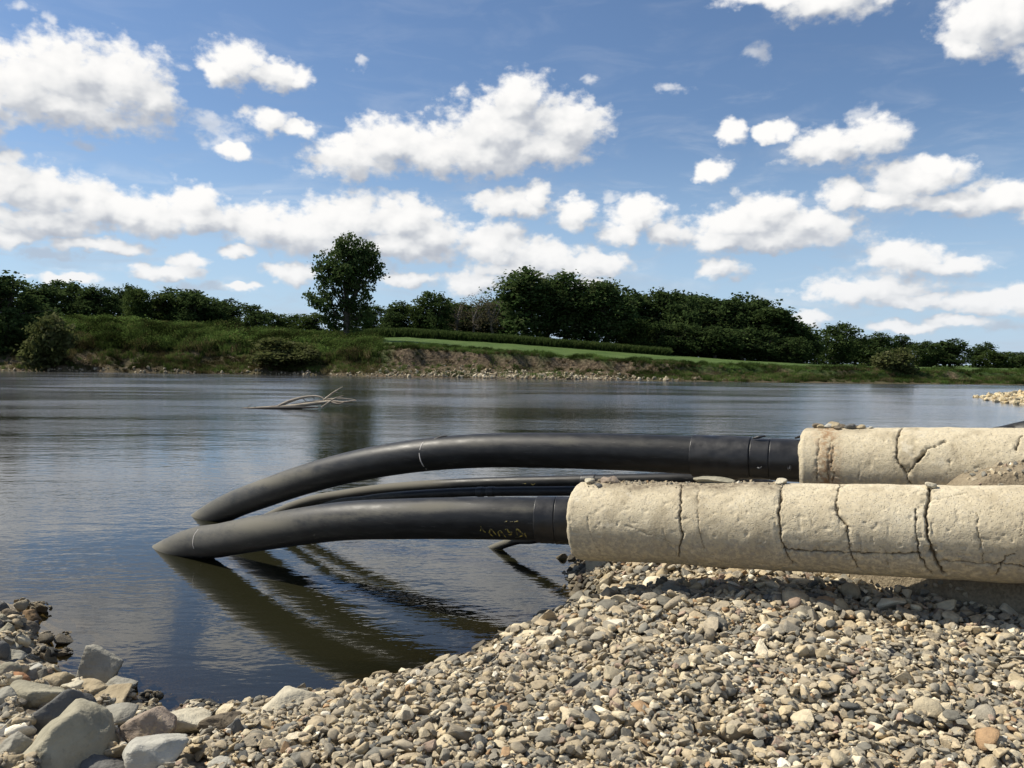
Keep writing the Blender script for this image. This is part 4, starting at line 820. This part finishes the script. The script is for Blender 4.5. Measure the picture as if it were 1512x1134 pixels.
gp = np.concatenate([XY[si, wi][:, :2], Z[si, wi][:, None] + gr[:, None] * 0.2], -1)
sp = scatter('soil_pebbles', gp, RNG.uniform(0, 6.28, (n, 3)), np.stack([gr, gr * 0.8, gr * 0.6], -1), RNG.integers(0, len(SRC), n), PAL[RNG.choice(len(PAL), n, p=PW)] * 1.1, SRC, soil_o); tag(sp, kind='stuff')

# ---------------------------------------------------------------- driftwood in midstream
k = mat('bleached_wood'); o_ = k.obco(); pbsdf(k, k.ramp(k.noise(k.v('MULTIPLY', o_, (1, 6, 6)), 2.0, 4), [(0.3, (0.16, 0.125, 0.09)), (0.6, (0.36, 0.31, 0.24)), (0.8, (0.50, 0.45, 0.36))]), 0.9); M_WOOD = k.mat
k = mat('wet_wood'); pbsdf(k, (0.035, 0.028, 0.02), 0.6); M_WET = k.mat
dd = 35.6; dw = empty('driftwood', on_z(440, 600)); tag(dw, 'bleached fallen tree limb with forked branches lying in the river', 'driftwood')
def limb(name, L, R, m, dz=0.0):
    mb = MB(); mb.tube([at(x, y, dd + e) for x, y, e in L], R, 8); adopt(obj(name, mb.mesh(name), m), dw)
limb('trunk', [(356, 603, 0), (392, 602, 0.1), (430, 600, 0.1), (462, 596, 0.0), (488, 593, -0.1), (506, 594, -0.2), (526, 591, -0.3)], [0.03, 0.06, 0.08, 0.085, 0.075, 0.06, 0.015], M_WOOD)
limb('sunken_limb', [(352, 603.8, -0.3), (385, 603, -0.3), (425, 602.5, -0.3), (470, 601.5, -0.3)], [0.02, 0.06, 0.07, 0.03], M_WET)
limb('branch', [(410, 601, 0.1), (424, 594, 0.2), (444, 587.5, 0.3), (462, 585, 0.3), (474, 586.5, 0.2), (481, 592, 0.1)], [0.075, 0.07, 0.06, 0.05, 0.04, 0.03], M_WOOD)
limb('branch', [(478, 591, 0), (486, 584.5, 0), (495, 578, 0), (506, 571, 0.1)], [0.045, 0.045, 0.035, 0.015], M_WOOD)
limb('branch', [(474, 602, -0.5), (484, 595, -0.4), (494, 588.5, -0.4), (507, 584, -0.3)], [0.035, 0.035, 0.03, 0.01], M_WOOD)
limb('branch', [(430, 598, 0.2), (454, 594.5, 0.3), (478, 591, 0.2), (502, 588.5, 0.2), (524, 590, 0.2)], [0.04, 0.055, 0.05, 0.04, 0.01], M_WOOD)
limb('branch', [(486, 593, -0.2), (500, 596.5, -0.3), (510, 592.5, -0.3)], [0.045, 0.04, 0.01], M_WOOD)
limb('branch', [(494, 579, 0), (500, 580, 0), (505, 579, 0)], [0.02, 0.015, 0.006], M_WOOD)
limb('branch', [(448, 589, 0.3), (452, 593, 0.2), (455, 597, 0.1)], [0.02, 0.018, 0.012], M_WET)
limb('branch', [(462, 586, 0.2), (465, 590, 0.2)], [0.02, 0.01], M_WET)
limb('branch', [(365, 602, 0), (369, 598.5, 0), (373, 596.5, 0)], [0.015, 0.012, 0.006], M_WET)
limb('branch', [(376, 603, 0), (377, 600, 0)], [0.03, 0.015], M_WET)
# ---------------------------------------------------------------- foliage
def leaf_mat(name, c0, c1, c2, trans=0.38, inst=False):
    k = mat(name); rnd = k.attr('tint'); p = k.pos()
    c = k.ramp(k.m('ADD', k.m('MULTIPLY', rnd, 0.6), k.m('MULTIPLY', k.noise(p, 0.5, 2), 0.4)), [(0.2, c0), (0.5, c1), (0.85, c2)])
    if inst: c = k.mix(1.0, c, k.attr('pcol', 'Color', 'INSTANCER'), 'MULTIPLY')
    d = k.n.new('ShaderNodeBsdfDiffuse'); k.put(d.inputs[0], c); t = k.n.new('ShaderNodeBsdfTranslucent'); k.put(t.inputs[0], c)
    m = k.n.new('ShaderNodeMixShader'); m.inputs[0].default_value = trans; k.l.new(d.outputs[0], m.inputs[1]); k.l.new(t.outputs[0], m.inputs[2]); k.l.new(m.outputs[0], k.out.inputs['Surface']); return k.mat
LM = {'poplar': leaf_mat('poplar_leaves', (0.032, 0.056, 0.018), (0.060, 0.098, 0.032), (0.123, 0.140, 0.063)),
      'dark': leaf_mat('dark_leaves', (0.025, 0.042, 0.016), (0.049, 0.077, 0.026), (0.098, 0.133, 0.047)),
      'mid': leaf_mat('mid_leaves', (0.032, 0.051, 0.016), (0.056, 0.086, 0.025), (0.108, 0.137, 0.045)),
      'olive': leaf_mat('olive_leaves', (0.052, 0.067, 0.023), (0.105, 0.119, 0.042), (0.140, 0.140, 0.074)),
      'dry': leaf_mat('dry_leaves', (0.067, 0.056, 0.032), (0.108, 0.098, 0.052), (0.140, 0.140, 0.088))}
k = mat('bark'); o_ = k.obco(); pbsdf(k, k.ramp(k.noise(k.v('MULTIPLY', o_, (3, 3, 0.7)), 2.0, 4), [(0.3, (0.045, 0.038, 0.030)), (0.7, (0.115, 0.10, 0.08))]), 0.95); M_BARK = k.mat
k = mat('grey_bark'); pbsdf(k, (0.14, 0.125, 0.11), 0.95); M_GBARK = k.mat
def leaves(clumps, per, spread, size, rng, flat=0.6):
    "clumps (n,3) centres with radius -> quads"
    n = len(clumps) * per; c = np.repeat(clumps[:, :3], per, 0) + rng.normal(size=(n, 3)) * (np.repeat(clumps[:, 3], per)[:, None] * spread) * np.array((1, 1, flat + 0.2))
    a = rng.normal(size=(n, 3)); a /= np.linalg.norm(a, axis=1)[:, None]; b = rng.normal(size=(n, 3)); b[:, 2] *= 0.6; b -= a * (a * b).sum(1)[:, None]; b /= np.linalg.norm(b, axis=1)[:, None]
    s = size * rng.uniform(0.6, 1.3, n)[:, None]; V = np.stack([c - a * s, c - b * s * 0.62, c + a * s, c + b * s * 0.62], 1).reshape(-1, 3)
    tint = np.repeat(np.clip(np.repeat(rng.uniform(0, 1, len(clumps)), per) * 0.6 + rng.uniform(0, 0.4, n), 0, 1), 4)
    return V, np.arange(4 * n).reshape(-1, 4), tint
def shell_clumps(lobes, n, rng, inner=0.45):
    L = np.array(lobes, float); wgt = L[:, 3] * L[:, 4] + 0.1; wgt /= wgt.sum(); i = rng.choice(len(L), n, p=wgt); v = rng.normal(size=(n, 3)); v /= np.linalg.norm(v, axis=1)[:, None]
    r = rng.uniform(inner, 1, n) ** 0.6; P = L[i, :3] + v * r[:, None] * np.stack([L[i, 3], L[i, 3], L[i, 4]], -1)
    return np.concatenate([P, rng.uniform(0.5, 1.0, n)[:, None]], 1)
def make_tree(seed, H, lobes, leafm, nclump, per, size, spread=0.62, trunk_r=0.3, inner=0.4, bark=None, fork=0.28):
    "lobes in units of tree height; returns (trunk mesh, crown mesh)"
    rng = np.random.default_rng(seed); lb = np.array(lobes, float) * H; mb = MB()
    tops = lb[np.argsort(-lb[:, 2])][:1, :3]; t0 = np.array((0, 0, -0.5)); top = np.array((tops[0, 0] * 0.8, tops[0, 1] * 0.8, tops[0, 2] + 0.05 * H))
    mid = np.array((rng.normal() * 0.02 * H, rng.normal() * 0.02 * H, H * 0.4)); mb.tube([t0, mid * 0.4, mid, top], [trunk_r * 1.3, trunk_r, trunk_r * 0.7, trunk_r * 0.15], 8)
    for l in lb:
        z0 = H * rng.uniform(fork, fork + 0.25); st = np.array((mid[0] * z0 / (0.4 * H), mid[1] * z0 / (0.4 * H), min(z0, l[2]))); en = l[:3] + rng.normal(size=3) * 0.1 * l[3]
        md = (st + en) / 2 + np.array((0, 0, -0.03 * H)); mb.tube([st, md, en], [trunk_r * 0.42, trunk_r * 0.3, trunk_r * 0.08], 6)
        for _ in range(3): e2 = l[:3] + rng.normal(size=3) * 0.45 * l[3]; mb.tube([md, (md + e2) / 2 + rng.normal(size=3) * 0.1, e2], [trunk_r * 0.2, trunk_r * 0.13, trunk_r * 0.04], 5)
    tm = mb.mesh('trunk'); tm.materials.append(bark or M_BARK)
    V, F, tint = leaves(shell_clumps(lb, nclump, rng, inner), per, spread, size, rng); cm = mesh('crown', V, F, False, {'tint': tint}); cm.materials.append(LM[leafm])
    return tm, cm
def blob_lobes(seed, n, wd, z0, z1, r0=0.16, r1=0.26, squash=0.85):
    r = np.random.default_rng(seed); out = []
    for i in range(n):
        z = z0 + (z1 - z0) * (i + r.random()) / n; f = math.sin(math.pi * np.clip((z - z0 + 0.08) / (z1 - z0 + 0.2), 0.05, 0.95)) ** 0.6; a = r.uniform(0, 6.28); rad = wd * f * r.uniform(0.2, 0.75)
        rr_ = r.uniform(r0, r1) * (0.6 + 0.4 * f); out.append((rad * math.cos(a), rad * math.sin(a), min(z, 1 - rr_ * squash * 0.9), rr_, rr_ * squash))
    return out
KIND = {}
for i in range(4): KIND['round%d' % i] = make_tree(40 + i, 10, blob_lobes(40 + i, 13, 0.36, 0.07, 0.9, 0.17, 0.27), 'dark', 300, 22, 0.24, 0.5, 0.2)
for i in range(3): KIND['mid%d' % i] = make_tree(60 + i, 10, blob_lobes(60 + i, 13, 0.34, 0.06, 0.9, 0.15, 0.25), 'mid', 300, 22, 0.24, 0.5, 0.2)
for i in range(4): KIND['tall%d' % i] = make_tree(80 + i, 14, blob_lobes(80 + i, 15, 0.22, 0.08, 0.95, 0.10, 0.17, 1.15), 'dark', 420, 22, 0.25, 0.55, 0.28)
for i in range(3): KIND['poplar%d' % i] = make_tree(95 + i, 14, blob_lobes(95 + i, 14, 0.21, 0.16, 0.95, 0.10, 0.17, 1.2), 'poplar', 420, 20, 0.25, 0.6, 0.28, 0.3)
for i in range(2): KIND['bush%d' % i] = make_tree(110 + i, 4, blob_lobes(110 + i, 9, 0.5, 0.12, 0.85, 0.22, 0.34, 0.8), 'olive', 240, 20, 0.17, 0.32, 0.07, 0.3, fork=0.05)
for i in range(2): KIND['sparse%d' % i] = make_tree(120 + i, 12, blob_lobes(120 + i, 12, 0.30, 0.25, 0.92, 0.12, 0.18), 'dry', 120, 9, 0.16, 0.6, 0.2, 0.3, M_GBARK)
def tree(kind, x, y_top, d, wpx, label, group=None, cat='tree', name='tree', sink=0.0):
    "a tree whose top shows at photo row y_top, d metres away, wpx wide"
    b = at(x, 540, d); z = float(far_z([b[0]], [b[1]])[0]) - sink; top = at(x, y_top, d)[2]; tm, cm = KIND[kind]; Hm = max(v for v in np.array(cm.attributes['position'].data[0].vector)[2:3]) if False else SZ[kind][1]
    h = top - z; sx = (1.2 * wpx * d / FPX) / SZ[kind][0]; e = empty(name, (b[0], b[1], z)); tag(e, label, cat, group); rz = random.uniform(0, 6.28)
    for n, m in (('trunk', tm), ('crown', cm)):
        o = obj(n, m, None, e); o.scale = (sx, sx, h / Hm); o.rotation_euler = (0, 0, rz)
    return e
SZ = {}
for n, (tm, cm) in KIND.items():
    co = np.empty(len(cm.vertices) * 3, np.float32); cm.vertices.foreach_get('co', co); co = co.reshape(-1, 3)
    SZ[n] = (np.percentile(np.hypot(co[:, 0], co[:, 1]), 97) * 2, np.percentile(co[:, 2], 99.7))
# the lone poplar on the bank
lone_l = [(0.06, 0, 0.84, 0.20, 0.15), (0.14, 0.03, 0.72, 0.17, 0.13), (-0.10, 0, 0.73, 0.19, 0.13), (0.00, -0.08, 0.66, 0.19, 0.13), (0.24, 0, 0.66, 0.11, 0.10), (-0.20, 0, 0.62, 0.13, 0.12), (0.10, 0.05, 0.53, 0.17, 0.11), (-0.08, 0, 0.50, 0.17, 0.11), (-0.27, 0, 0.40, 0.12, 0.09),
          (-0.18, -0.05, 0.33, 0.13, 0.09), (0.12, 0, 0.36, 0.14, 0.11), (-0.02, 0.06, 0.30, 0.15, 0.09), (0.16, 0, 0.22, 0.11, 0.09), (-0.16, 0, 0.22, 0.12, 0.08), (0.20, 0.02, 0.80, 0.12, 0.10), (0.02, 0, 0.92, 0.12, 0.07), (-0.10, 0, 0.15, 0.12, 0.08), (0.10, 0.03, 0.13, 0.11, 0.07)]
b = at(511, 540, 122); zb = float(far_z([b[0]], [b[1]])[0]); Ht = at(511, 346, 122)[2] - zb
tm, cm = make_tree(7, Ht, lone_l, 'poplar', 640, 22, 0.24, 0.52, 0.42, 0.25, None, 0.12)
e = empty('tree', (b[0], b[1], zb)); tag(e, 'tall solitary poplar standing alone on top of the river bank', 'tree'); obj('trunk', tm, None, e); obj('crown', cm, None, e)
# left row behind the bank
ORD = 'first second third fourth fifth sixth seventh eighth ninth tenth eleventh twelfth thirteenth fourteenth fifteenth'.split(); RX = [70, 108, 150, 176, 262, 318, 338, 372, 236, 296, 130, 290]
L = 'rounded dark tree in the row along the crest of the high bank'; G = 'row of trees behind the high bank'
for i, (x, yt, wp, kd) in enumerate([(70, 420, 70, 'round0'), (108, 416, 75, 'round1'), (150, 424, 62, 'round2'), (176, 421, 58, 'round3'), (262, 428, 85, 'round1'), (318, 440, 62, 'round3'), (338, 442, 60, 'round0'), (372, 450, 55, 'round2'), (236, 434, 55, 'mid1'), (296, 438, 50, 'mid2'), (130, 428, 60, 'round2'), (290, 432, 60, 'round1')]):
    tree(kd, x, yt, 150 + (i * 7) % 11, wp, '%s tree along the crest row counting from the large overhanging tree' % ORD[sorted(RX).index(x)], G)
tree('mid0', 206, 426, 147, 50, 'brighter green tree in the row along the crest of the high bank')
tree('round2', 14, 408, 112, 110, 'large dark tree hanging over the left end of the high bank', sink=1.5); tree('round3', -40, 415, 113, 110, 'dark tree beside the large one overhanging the high bank', sink=1.0)
tree('bush0', 66, 466, 104.5, 62, 'loose olive willow bush low on the high bank', cat='bush', name='bush', sink=0.2); 
tree('bush1', 408, 500, 105.5, 84, 'broad olive bush at the foot of the bank near the waterline', cat='bush', name='bush', sink=0.3)
tree('bush0', 455, 516, 104.5, 50, 'low olive bush beside the broad one at the waterline', cat='bush', name='bush', sink=0.3)
# low trees either side of the poplar
G = 'low trees behind the solitary poplar'
for i, (x, yt, wp, kd) in enumerate([(405, 462, 40, 'mid0'), (432, 464, 42, 'mid1'), (462, 462, 50, 'mid2'), (545, 452, 60, 'round2'), (572, 462, 46, 'round3'), (594, 446, 50, 'round0'), (620, 450, 42, 'mid0')]):
    tree(kd, x, yt, 172 + (i * 5) % 9, wp, 'low bushy tree %s' % ['where the crest row ends', 'second from the end of the crest row', 'just left of the solitary poplar trunk', 'just behind the solitary poplar to its right', 'second right of the solitary poplar', 'third right of the solitary poplar', 'fourth right of the solitary poplar'][i], G)
G = 'trees of the dark wood'
tree('round1', 645, 432, 176, 62, 'rounded tree in the wood left of the bare topped trees')
for x, yt, wp, kd, lb in ((676, 440, 52, 'sparse0', 'beside the rounded tree of the wood'), (700, 434, 56, 'sparse1', 'in the middle of the three'), (728, 428, 56, 'sparse0', 'beside the tallest poplar')): tree(kd, x, yt, 182, wp, 'half bare brownish tree ' + lb, 'half bare trees at the wood edge')
for x, yt, wp, kd in ((665, 447, 60, 'tall2'), (692, 450, 60, 'tall1'), (722, 446, 60, 'tall3'), (748, 436, 56, 'tall0')): tree(kd, x, yt, 192, wp, 'dark tree behind the half bare brownish trees', 'trees behind the half bare ones')
tree('poplar0', 776, 399, 158, 72, 'tallest poplar of the group before the wood'); tree('poplar1', 836, 405, 160, 66, 'broad poplar in the middle of the group before the wood'); tree('poplar2', 897, 416, 157, 66, 'poplar at the right of the group before the wood, beside the maize end')
tree('poplar1', 806, 412, 166, 56, 'poplar filling the gap behind the tallest poplar'); tree('tall0', 866, 424, 172, 60, 'dark tree between two poplars of the group before the wood')
for i, (x, yt, wp, kd) in enumerate([(925, 426, 70, 'round0'), (955, 431, 80, 'round1'), (990, 429, 86, 'round2'), (1025, 434, 84, 'round3'), (1060, 440, 84, 'round1'), (1085, 437, 84, 'round0'), (1118, 441, 84, 'round2'), (1145, 456, 76, 'round3'), (1168, 474, 64, 'round0'), (1186, 492, 46, 'round1'), (940, 440, 80, 'tall1'), (1010, 438, 80, 'tall2'), (1070, 446, 80, 'tall3'), (1130, 456, 80, 'tall0')]):
    tree(kd, x, yt, 172 + (i * 7) % 13, wp, ('%s tall tree of the dense wood counting from the poplar group' % ORD[i]) if i < 10 else 'dark tree standing behind the front trees of the dense wood', G)
for i, (x, yt, wp, kd) in enumerate([(935, 470, 60, 'mid0'), (975, 476, 62, 'round2'), (1015, 478, 64, 'round1'), (1055, 482, 64, 'round0'), (1095, 484, 64, 'round3'), (1135, 490, 60, 'round2'), (1168, 498, 50, 'round1')]):
    tree(kd, x, yt, 160 + i % 3, wp, '%s lower tree along the wood edge counting from the poplar group' % ORD[i], 'trees along the wood edge')
# right hand row
G = 'trees across the meadow beyond the wood'; MX = [1282, 1262, 1305, 1333, 1358, 1375, 1403, 1446, 1470, 1495, 1525, 1560, 1205]
tree('round1', 1230, 478, 190, 64, 'large rounded tree standing just clear of the dense wood')
for i, (x, yt, wp, kd) in enumerate([(1282, 492, 60, 'round3'), (1262, 498, 50, 'round0'), (1305, 498, 40, 'mid1'), (1333, 495, 38, 'round2'), (1358, 504, 42, 'round1'), (1375, 508, 40, 'mid2'), (1403, 501, 56, 'round0'), (1446, 506, 42, 'round3'), (1470, 518, 44, 'mid0'), (1495, 520, 46, 'round1'), (1525, 518, 50, 'round2'), (1560, 515, 60, 'round0'), (1205, 504, 44, 'round2')]):
    tree(kd, x, yt, 205 + (i * 9) % 17, wp, '%s dark tree of the far meadow row counting from the dense wood' % ORD[sorted(MX).index(x)], G)
tree('bush1', 1327, 515, 101.5, 56, 'dark green bush alone on the far bank edge', cat='bush', name='bush', sink=0.8)

# ---------------------------------------------------------------- ground cover on the far bank (uncountable)
def tuft_mesh(name, seed, n, size, leafm, h):
    r = np.random.default_rng(seed); cl = np.concatenate([r.normal(size=(n, 3)) * np.array((0.35, 0.35, 0.0)) + np.array((0, 0, h * 0.5)), np.full((n, 1), 0.5)], 1)
    cl[:, 2] += r.uniform(-0.4, 0.5, n) * h; V, F, t = leaves(cl, 5, 0.4, size, r); m_ = mesh(name, V, F, False, {'tint': t}); m_.materials.append(LM[leafm]); return m_
def blade_mesh(name, seed, n, h, leafm, wd=0.035):
    r = np.random.default_rng(seed); a = r.uniform(0, 6.28, n); b = r.normal(0, 0.22, (n, 2)); ln = r.normal(0, 0.35, (n, 2)) * h; hh_ = h * r.uniform(0.6, 1.2, n); s = np.stack([np.cos(a), np.sin(a)], -1) * wd
    z = np.zeros((n, 1)); V = np.stack([np.hstack([b - s, z]), np.hstack([b + s, z]), np.hstack([b + ln + s * 0.3, hh_[:, None]]), np.hstack([b + ln - s * 0.3, hh_[:, None]])], 1).reshape(-1, 3)
    m_ = mesh(name, V, np.arange(4 * n).reshape(-1, 4), False, {'tint': np.repeat(r.random(n), 4)}); m_.materials.append(LM[leafm]); return m_
LM['weed'] = leaf_mat('weed_leaves', (0.028, 0.048, 0.013), (0.058, 0.096, 0.025), (0.095, 0.14, 0.040), inst=True); LM['olive_weed'] = leaf_mat('olive_weed_leaves', (0.030, 0.038, 0.013), (0.060, 0.068, 0.024), (0.105, 0.108, 0.042), inst=True); LM['grass'] = leaf_mat('grass_blades', (0.040, 0.075, 0.016), (0.065, 0.12, 0.026), (0.10, 0.16, 0.045), inst=True); LM['straw'] = leaf_mat('straw_blades', (0.060, 0.052, 0.026), (0.105, 0.092, 0.048), (0.17, 0.15, 0.085), inst=True)
TU = [tuft_mesh('weed', 1, 12, 0.10, 'weed', 0.8), tuft_mesh('weed', 2, 12, 0.09, 'weed', 0.6), blade_mesh('blade', 3, 40, 0.8, 'weed'), blade_mesh('blade', 4, 40, 0.6, 'grass'), blade_mesh('blade', 5, 40, 0.7, 'straw'), tuft_mesh('weed', 6, 10, 0.09, 'olive_weed', 0.7)]
n = 34000; px = RNG.uniform(-60, 1600, n); ds = np.interp(px, SHPX, SHD); wv2 = RNG.uniform(0.2, 17, n) ** 1.0; Y = ds + wv2; X = (px - 756) / FPX * Y; z = far_z(X, Y); zr = z / np.interp(px, PXK, ZTOP)
P3 = np.stack([X, Y, 0 * X], -1); nn = fbm(P3, 0.28, 3, 77); left = px < 560
br = np.clip(1.6 * np.clip((px - 540) / 60, 0, 1) * np.clip((1010 - px) / 80, 0.30, 1) * np.clip((0.98 - zr) * 5, 0, 1) + (px < 560) * 0.9 * np.clip((0.20 + 0.22 * np.clip(1 - px / 300, 0, 1) - zr) * 4, 0, 1) + nn * 3.2 - 0.1 + (px < 560) * (zr > 0.12) * (zr < 0.55) * np.clip((fbm(P3 * np.array((0.5, 1.6, 1)), 0.35, 3, 44) - 0.07) * 8, 0, 0.9), 0, 1)
keep = (RNG.random(n) > br * np.where(left, 0.90, 0.80)) & (wv2 > 0.5) & (left | (wv2 < 11))
idx = np.where(left, np.where((zr + fbm(P3, 0.2, 3, 19) * -0.7 < 0.50), RNG.choice([4, 5, 2], n), RNG.choice([0, 1, 2, 0, 5], n)), np.where(wv2 > 7.5, RNG.choice([3, 3, 2], n), RNG.choice([2, 3, 4, 1], n)))
sc_ = RNG.uniform(0.6, 1.3, n) * np.where(left, 1.0, 0.55) * np.where(idx == 3, 0.55, 1.0) * (1 + 1.8 * np.clip(nn, 0, 1) * left) * np.where(left & (zr < 0.42), 0.55, 0.85)
vc = np.clip(1.0 + fbm(P3 * np.array((0.6, 1.3, 1)), 0.45, 3, 88) * 3.2 + RNG.normal(0, 0.2, n), 0.35, 2.2)[keep]; X, Y, z, idx, sc_ = X[keep], Y[keep], z[keep], idx[keep], sc_[keep]
veg = scatter('bank_vegetation', np.stack([X, Y, z - 0.05], -1), np.stack([0 * X, 0 * X, RNG.uniform(0, 6.28, len(X))], -1), np.stack([sc_, sc_, sc_], -1), idx, vc[:, None] * np.array((1.05, 1.0, 0.95)), TU); tag(veg, 'weeds and rough grass covering the far river bank', 'vegetation', kind='stuff')
# stones along the foot of the eroded bank and on the gravel bar
n = 1500; px = np.concatenate([RNG.normal(760, 110, 900), RNG.uniform(560, 1010, 400), RNG.uniform(-20, 560, 200)]); ds = np.interp(px, SHPX, SHD); wv2 = np.abs(RNG.normal(0, 1.6, n)) + 0.1; wv2[1300:] *= 0.3; Y = ds + wv2; X = (px - 756) / FPX * Y; Y2 = far_shore(X, Y) + wv2; z = far_z(X, Y2)
s = np.clip(np.exp(RNG.normal(np.log(0.13), 0.4, n)), 0.06, 0.32); cb = PAL[RNG.choice([0, 1, 5, 6, 5, 0, 11], n)] * RNG.uniform(0.5, 0.9, n)[:, None]
rs = scatter('bank_stones', np.stack([X, Y2, z + s * 0.25], -1), RNG.uniform(0, 6.28, (n, 3)), np.stack([s, s * 0.8, s * 0.7], -1), RNG.integers(0, len(SRC), n), cb, SRC); tag(rs, 'pale stones strewn along the foot of the eroded bank', 'stones', kind='stuff')
n = 1800; i = RNG.integers(0, len(bz), 6000); i = i[bz[i] > -0.03][:n]; n = len(i); s = np.clip(np.exp(RNG.normal(np.log(0.10), 0.4, n)), 0.04, 0.3)
bs_ = scatter('bar_stones', np.stack([BX.ravel()[i] + RNG.normal(0, .2, n), BY.ravel()[i] + RNG.normal(0, .2, n), bz[i] + s * 0.2], -1), RNG.uniform(0, 6.28, (n, 3)), np.stack([s, s * 0.8, s * 0.6], -1), RNG.integers(0, len(SRC), n), PAL[RNG.choice([0, 5, 6, 11, 6, 3], n)] * np.array((1.1, 1.05, 0.92)), SRC, gbar); tag(bs_, kind='stuff')
# maize along the wood
n = 9000; px = RNG.uniform(478, 985, n); dd_ = RNG.uniform(146, 152, n); X = (px - 756) / FPX * dd_; z = far_z(X, dd_)
MZ = [blade_mesh('maize', 11, 26, 1.35, 'mid', 0.10), blade_mesh('maize', 12, 26, 1.2, 'mid', 0.10)]
s = RNG.uniform(0.8, 1.15, n) * np.interp(px, [478, 560, 985], [0.7, 1, 0.85])
mz = scatter('maize_crop', np.stack([X, dd_, z], -1), np.stack([0 * X, 0 * X, RNG.uniform(0, 6.28, n)], -1), np.stack([s, s, s], -1), RNG.integers(0, 2, n), np.ones((n, 3)), MZ); tag(mz, 'band of green maize growing in front of the wood', 'maize', kind='stuff')
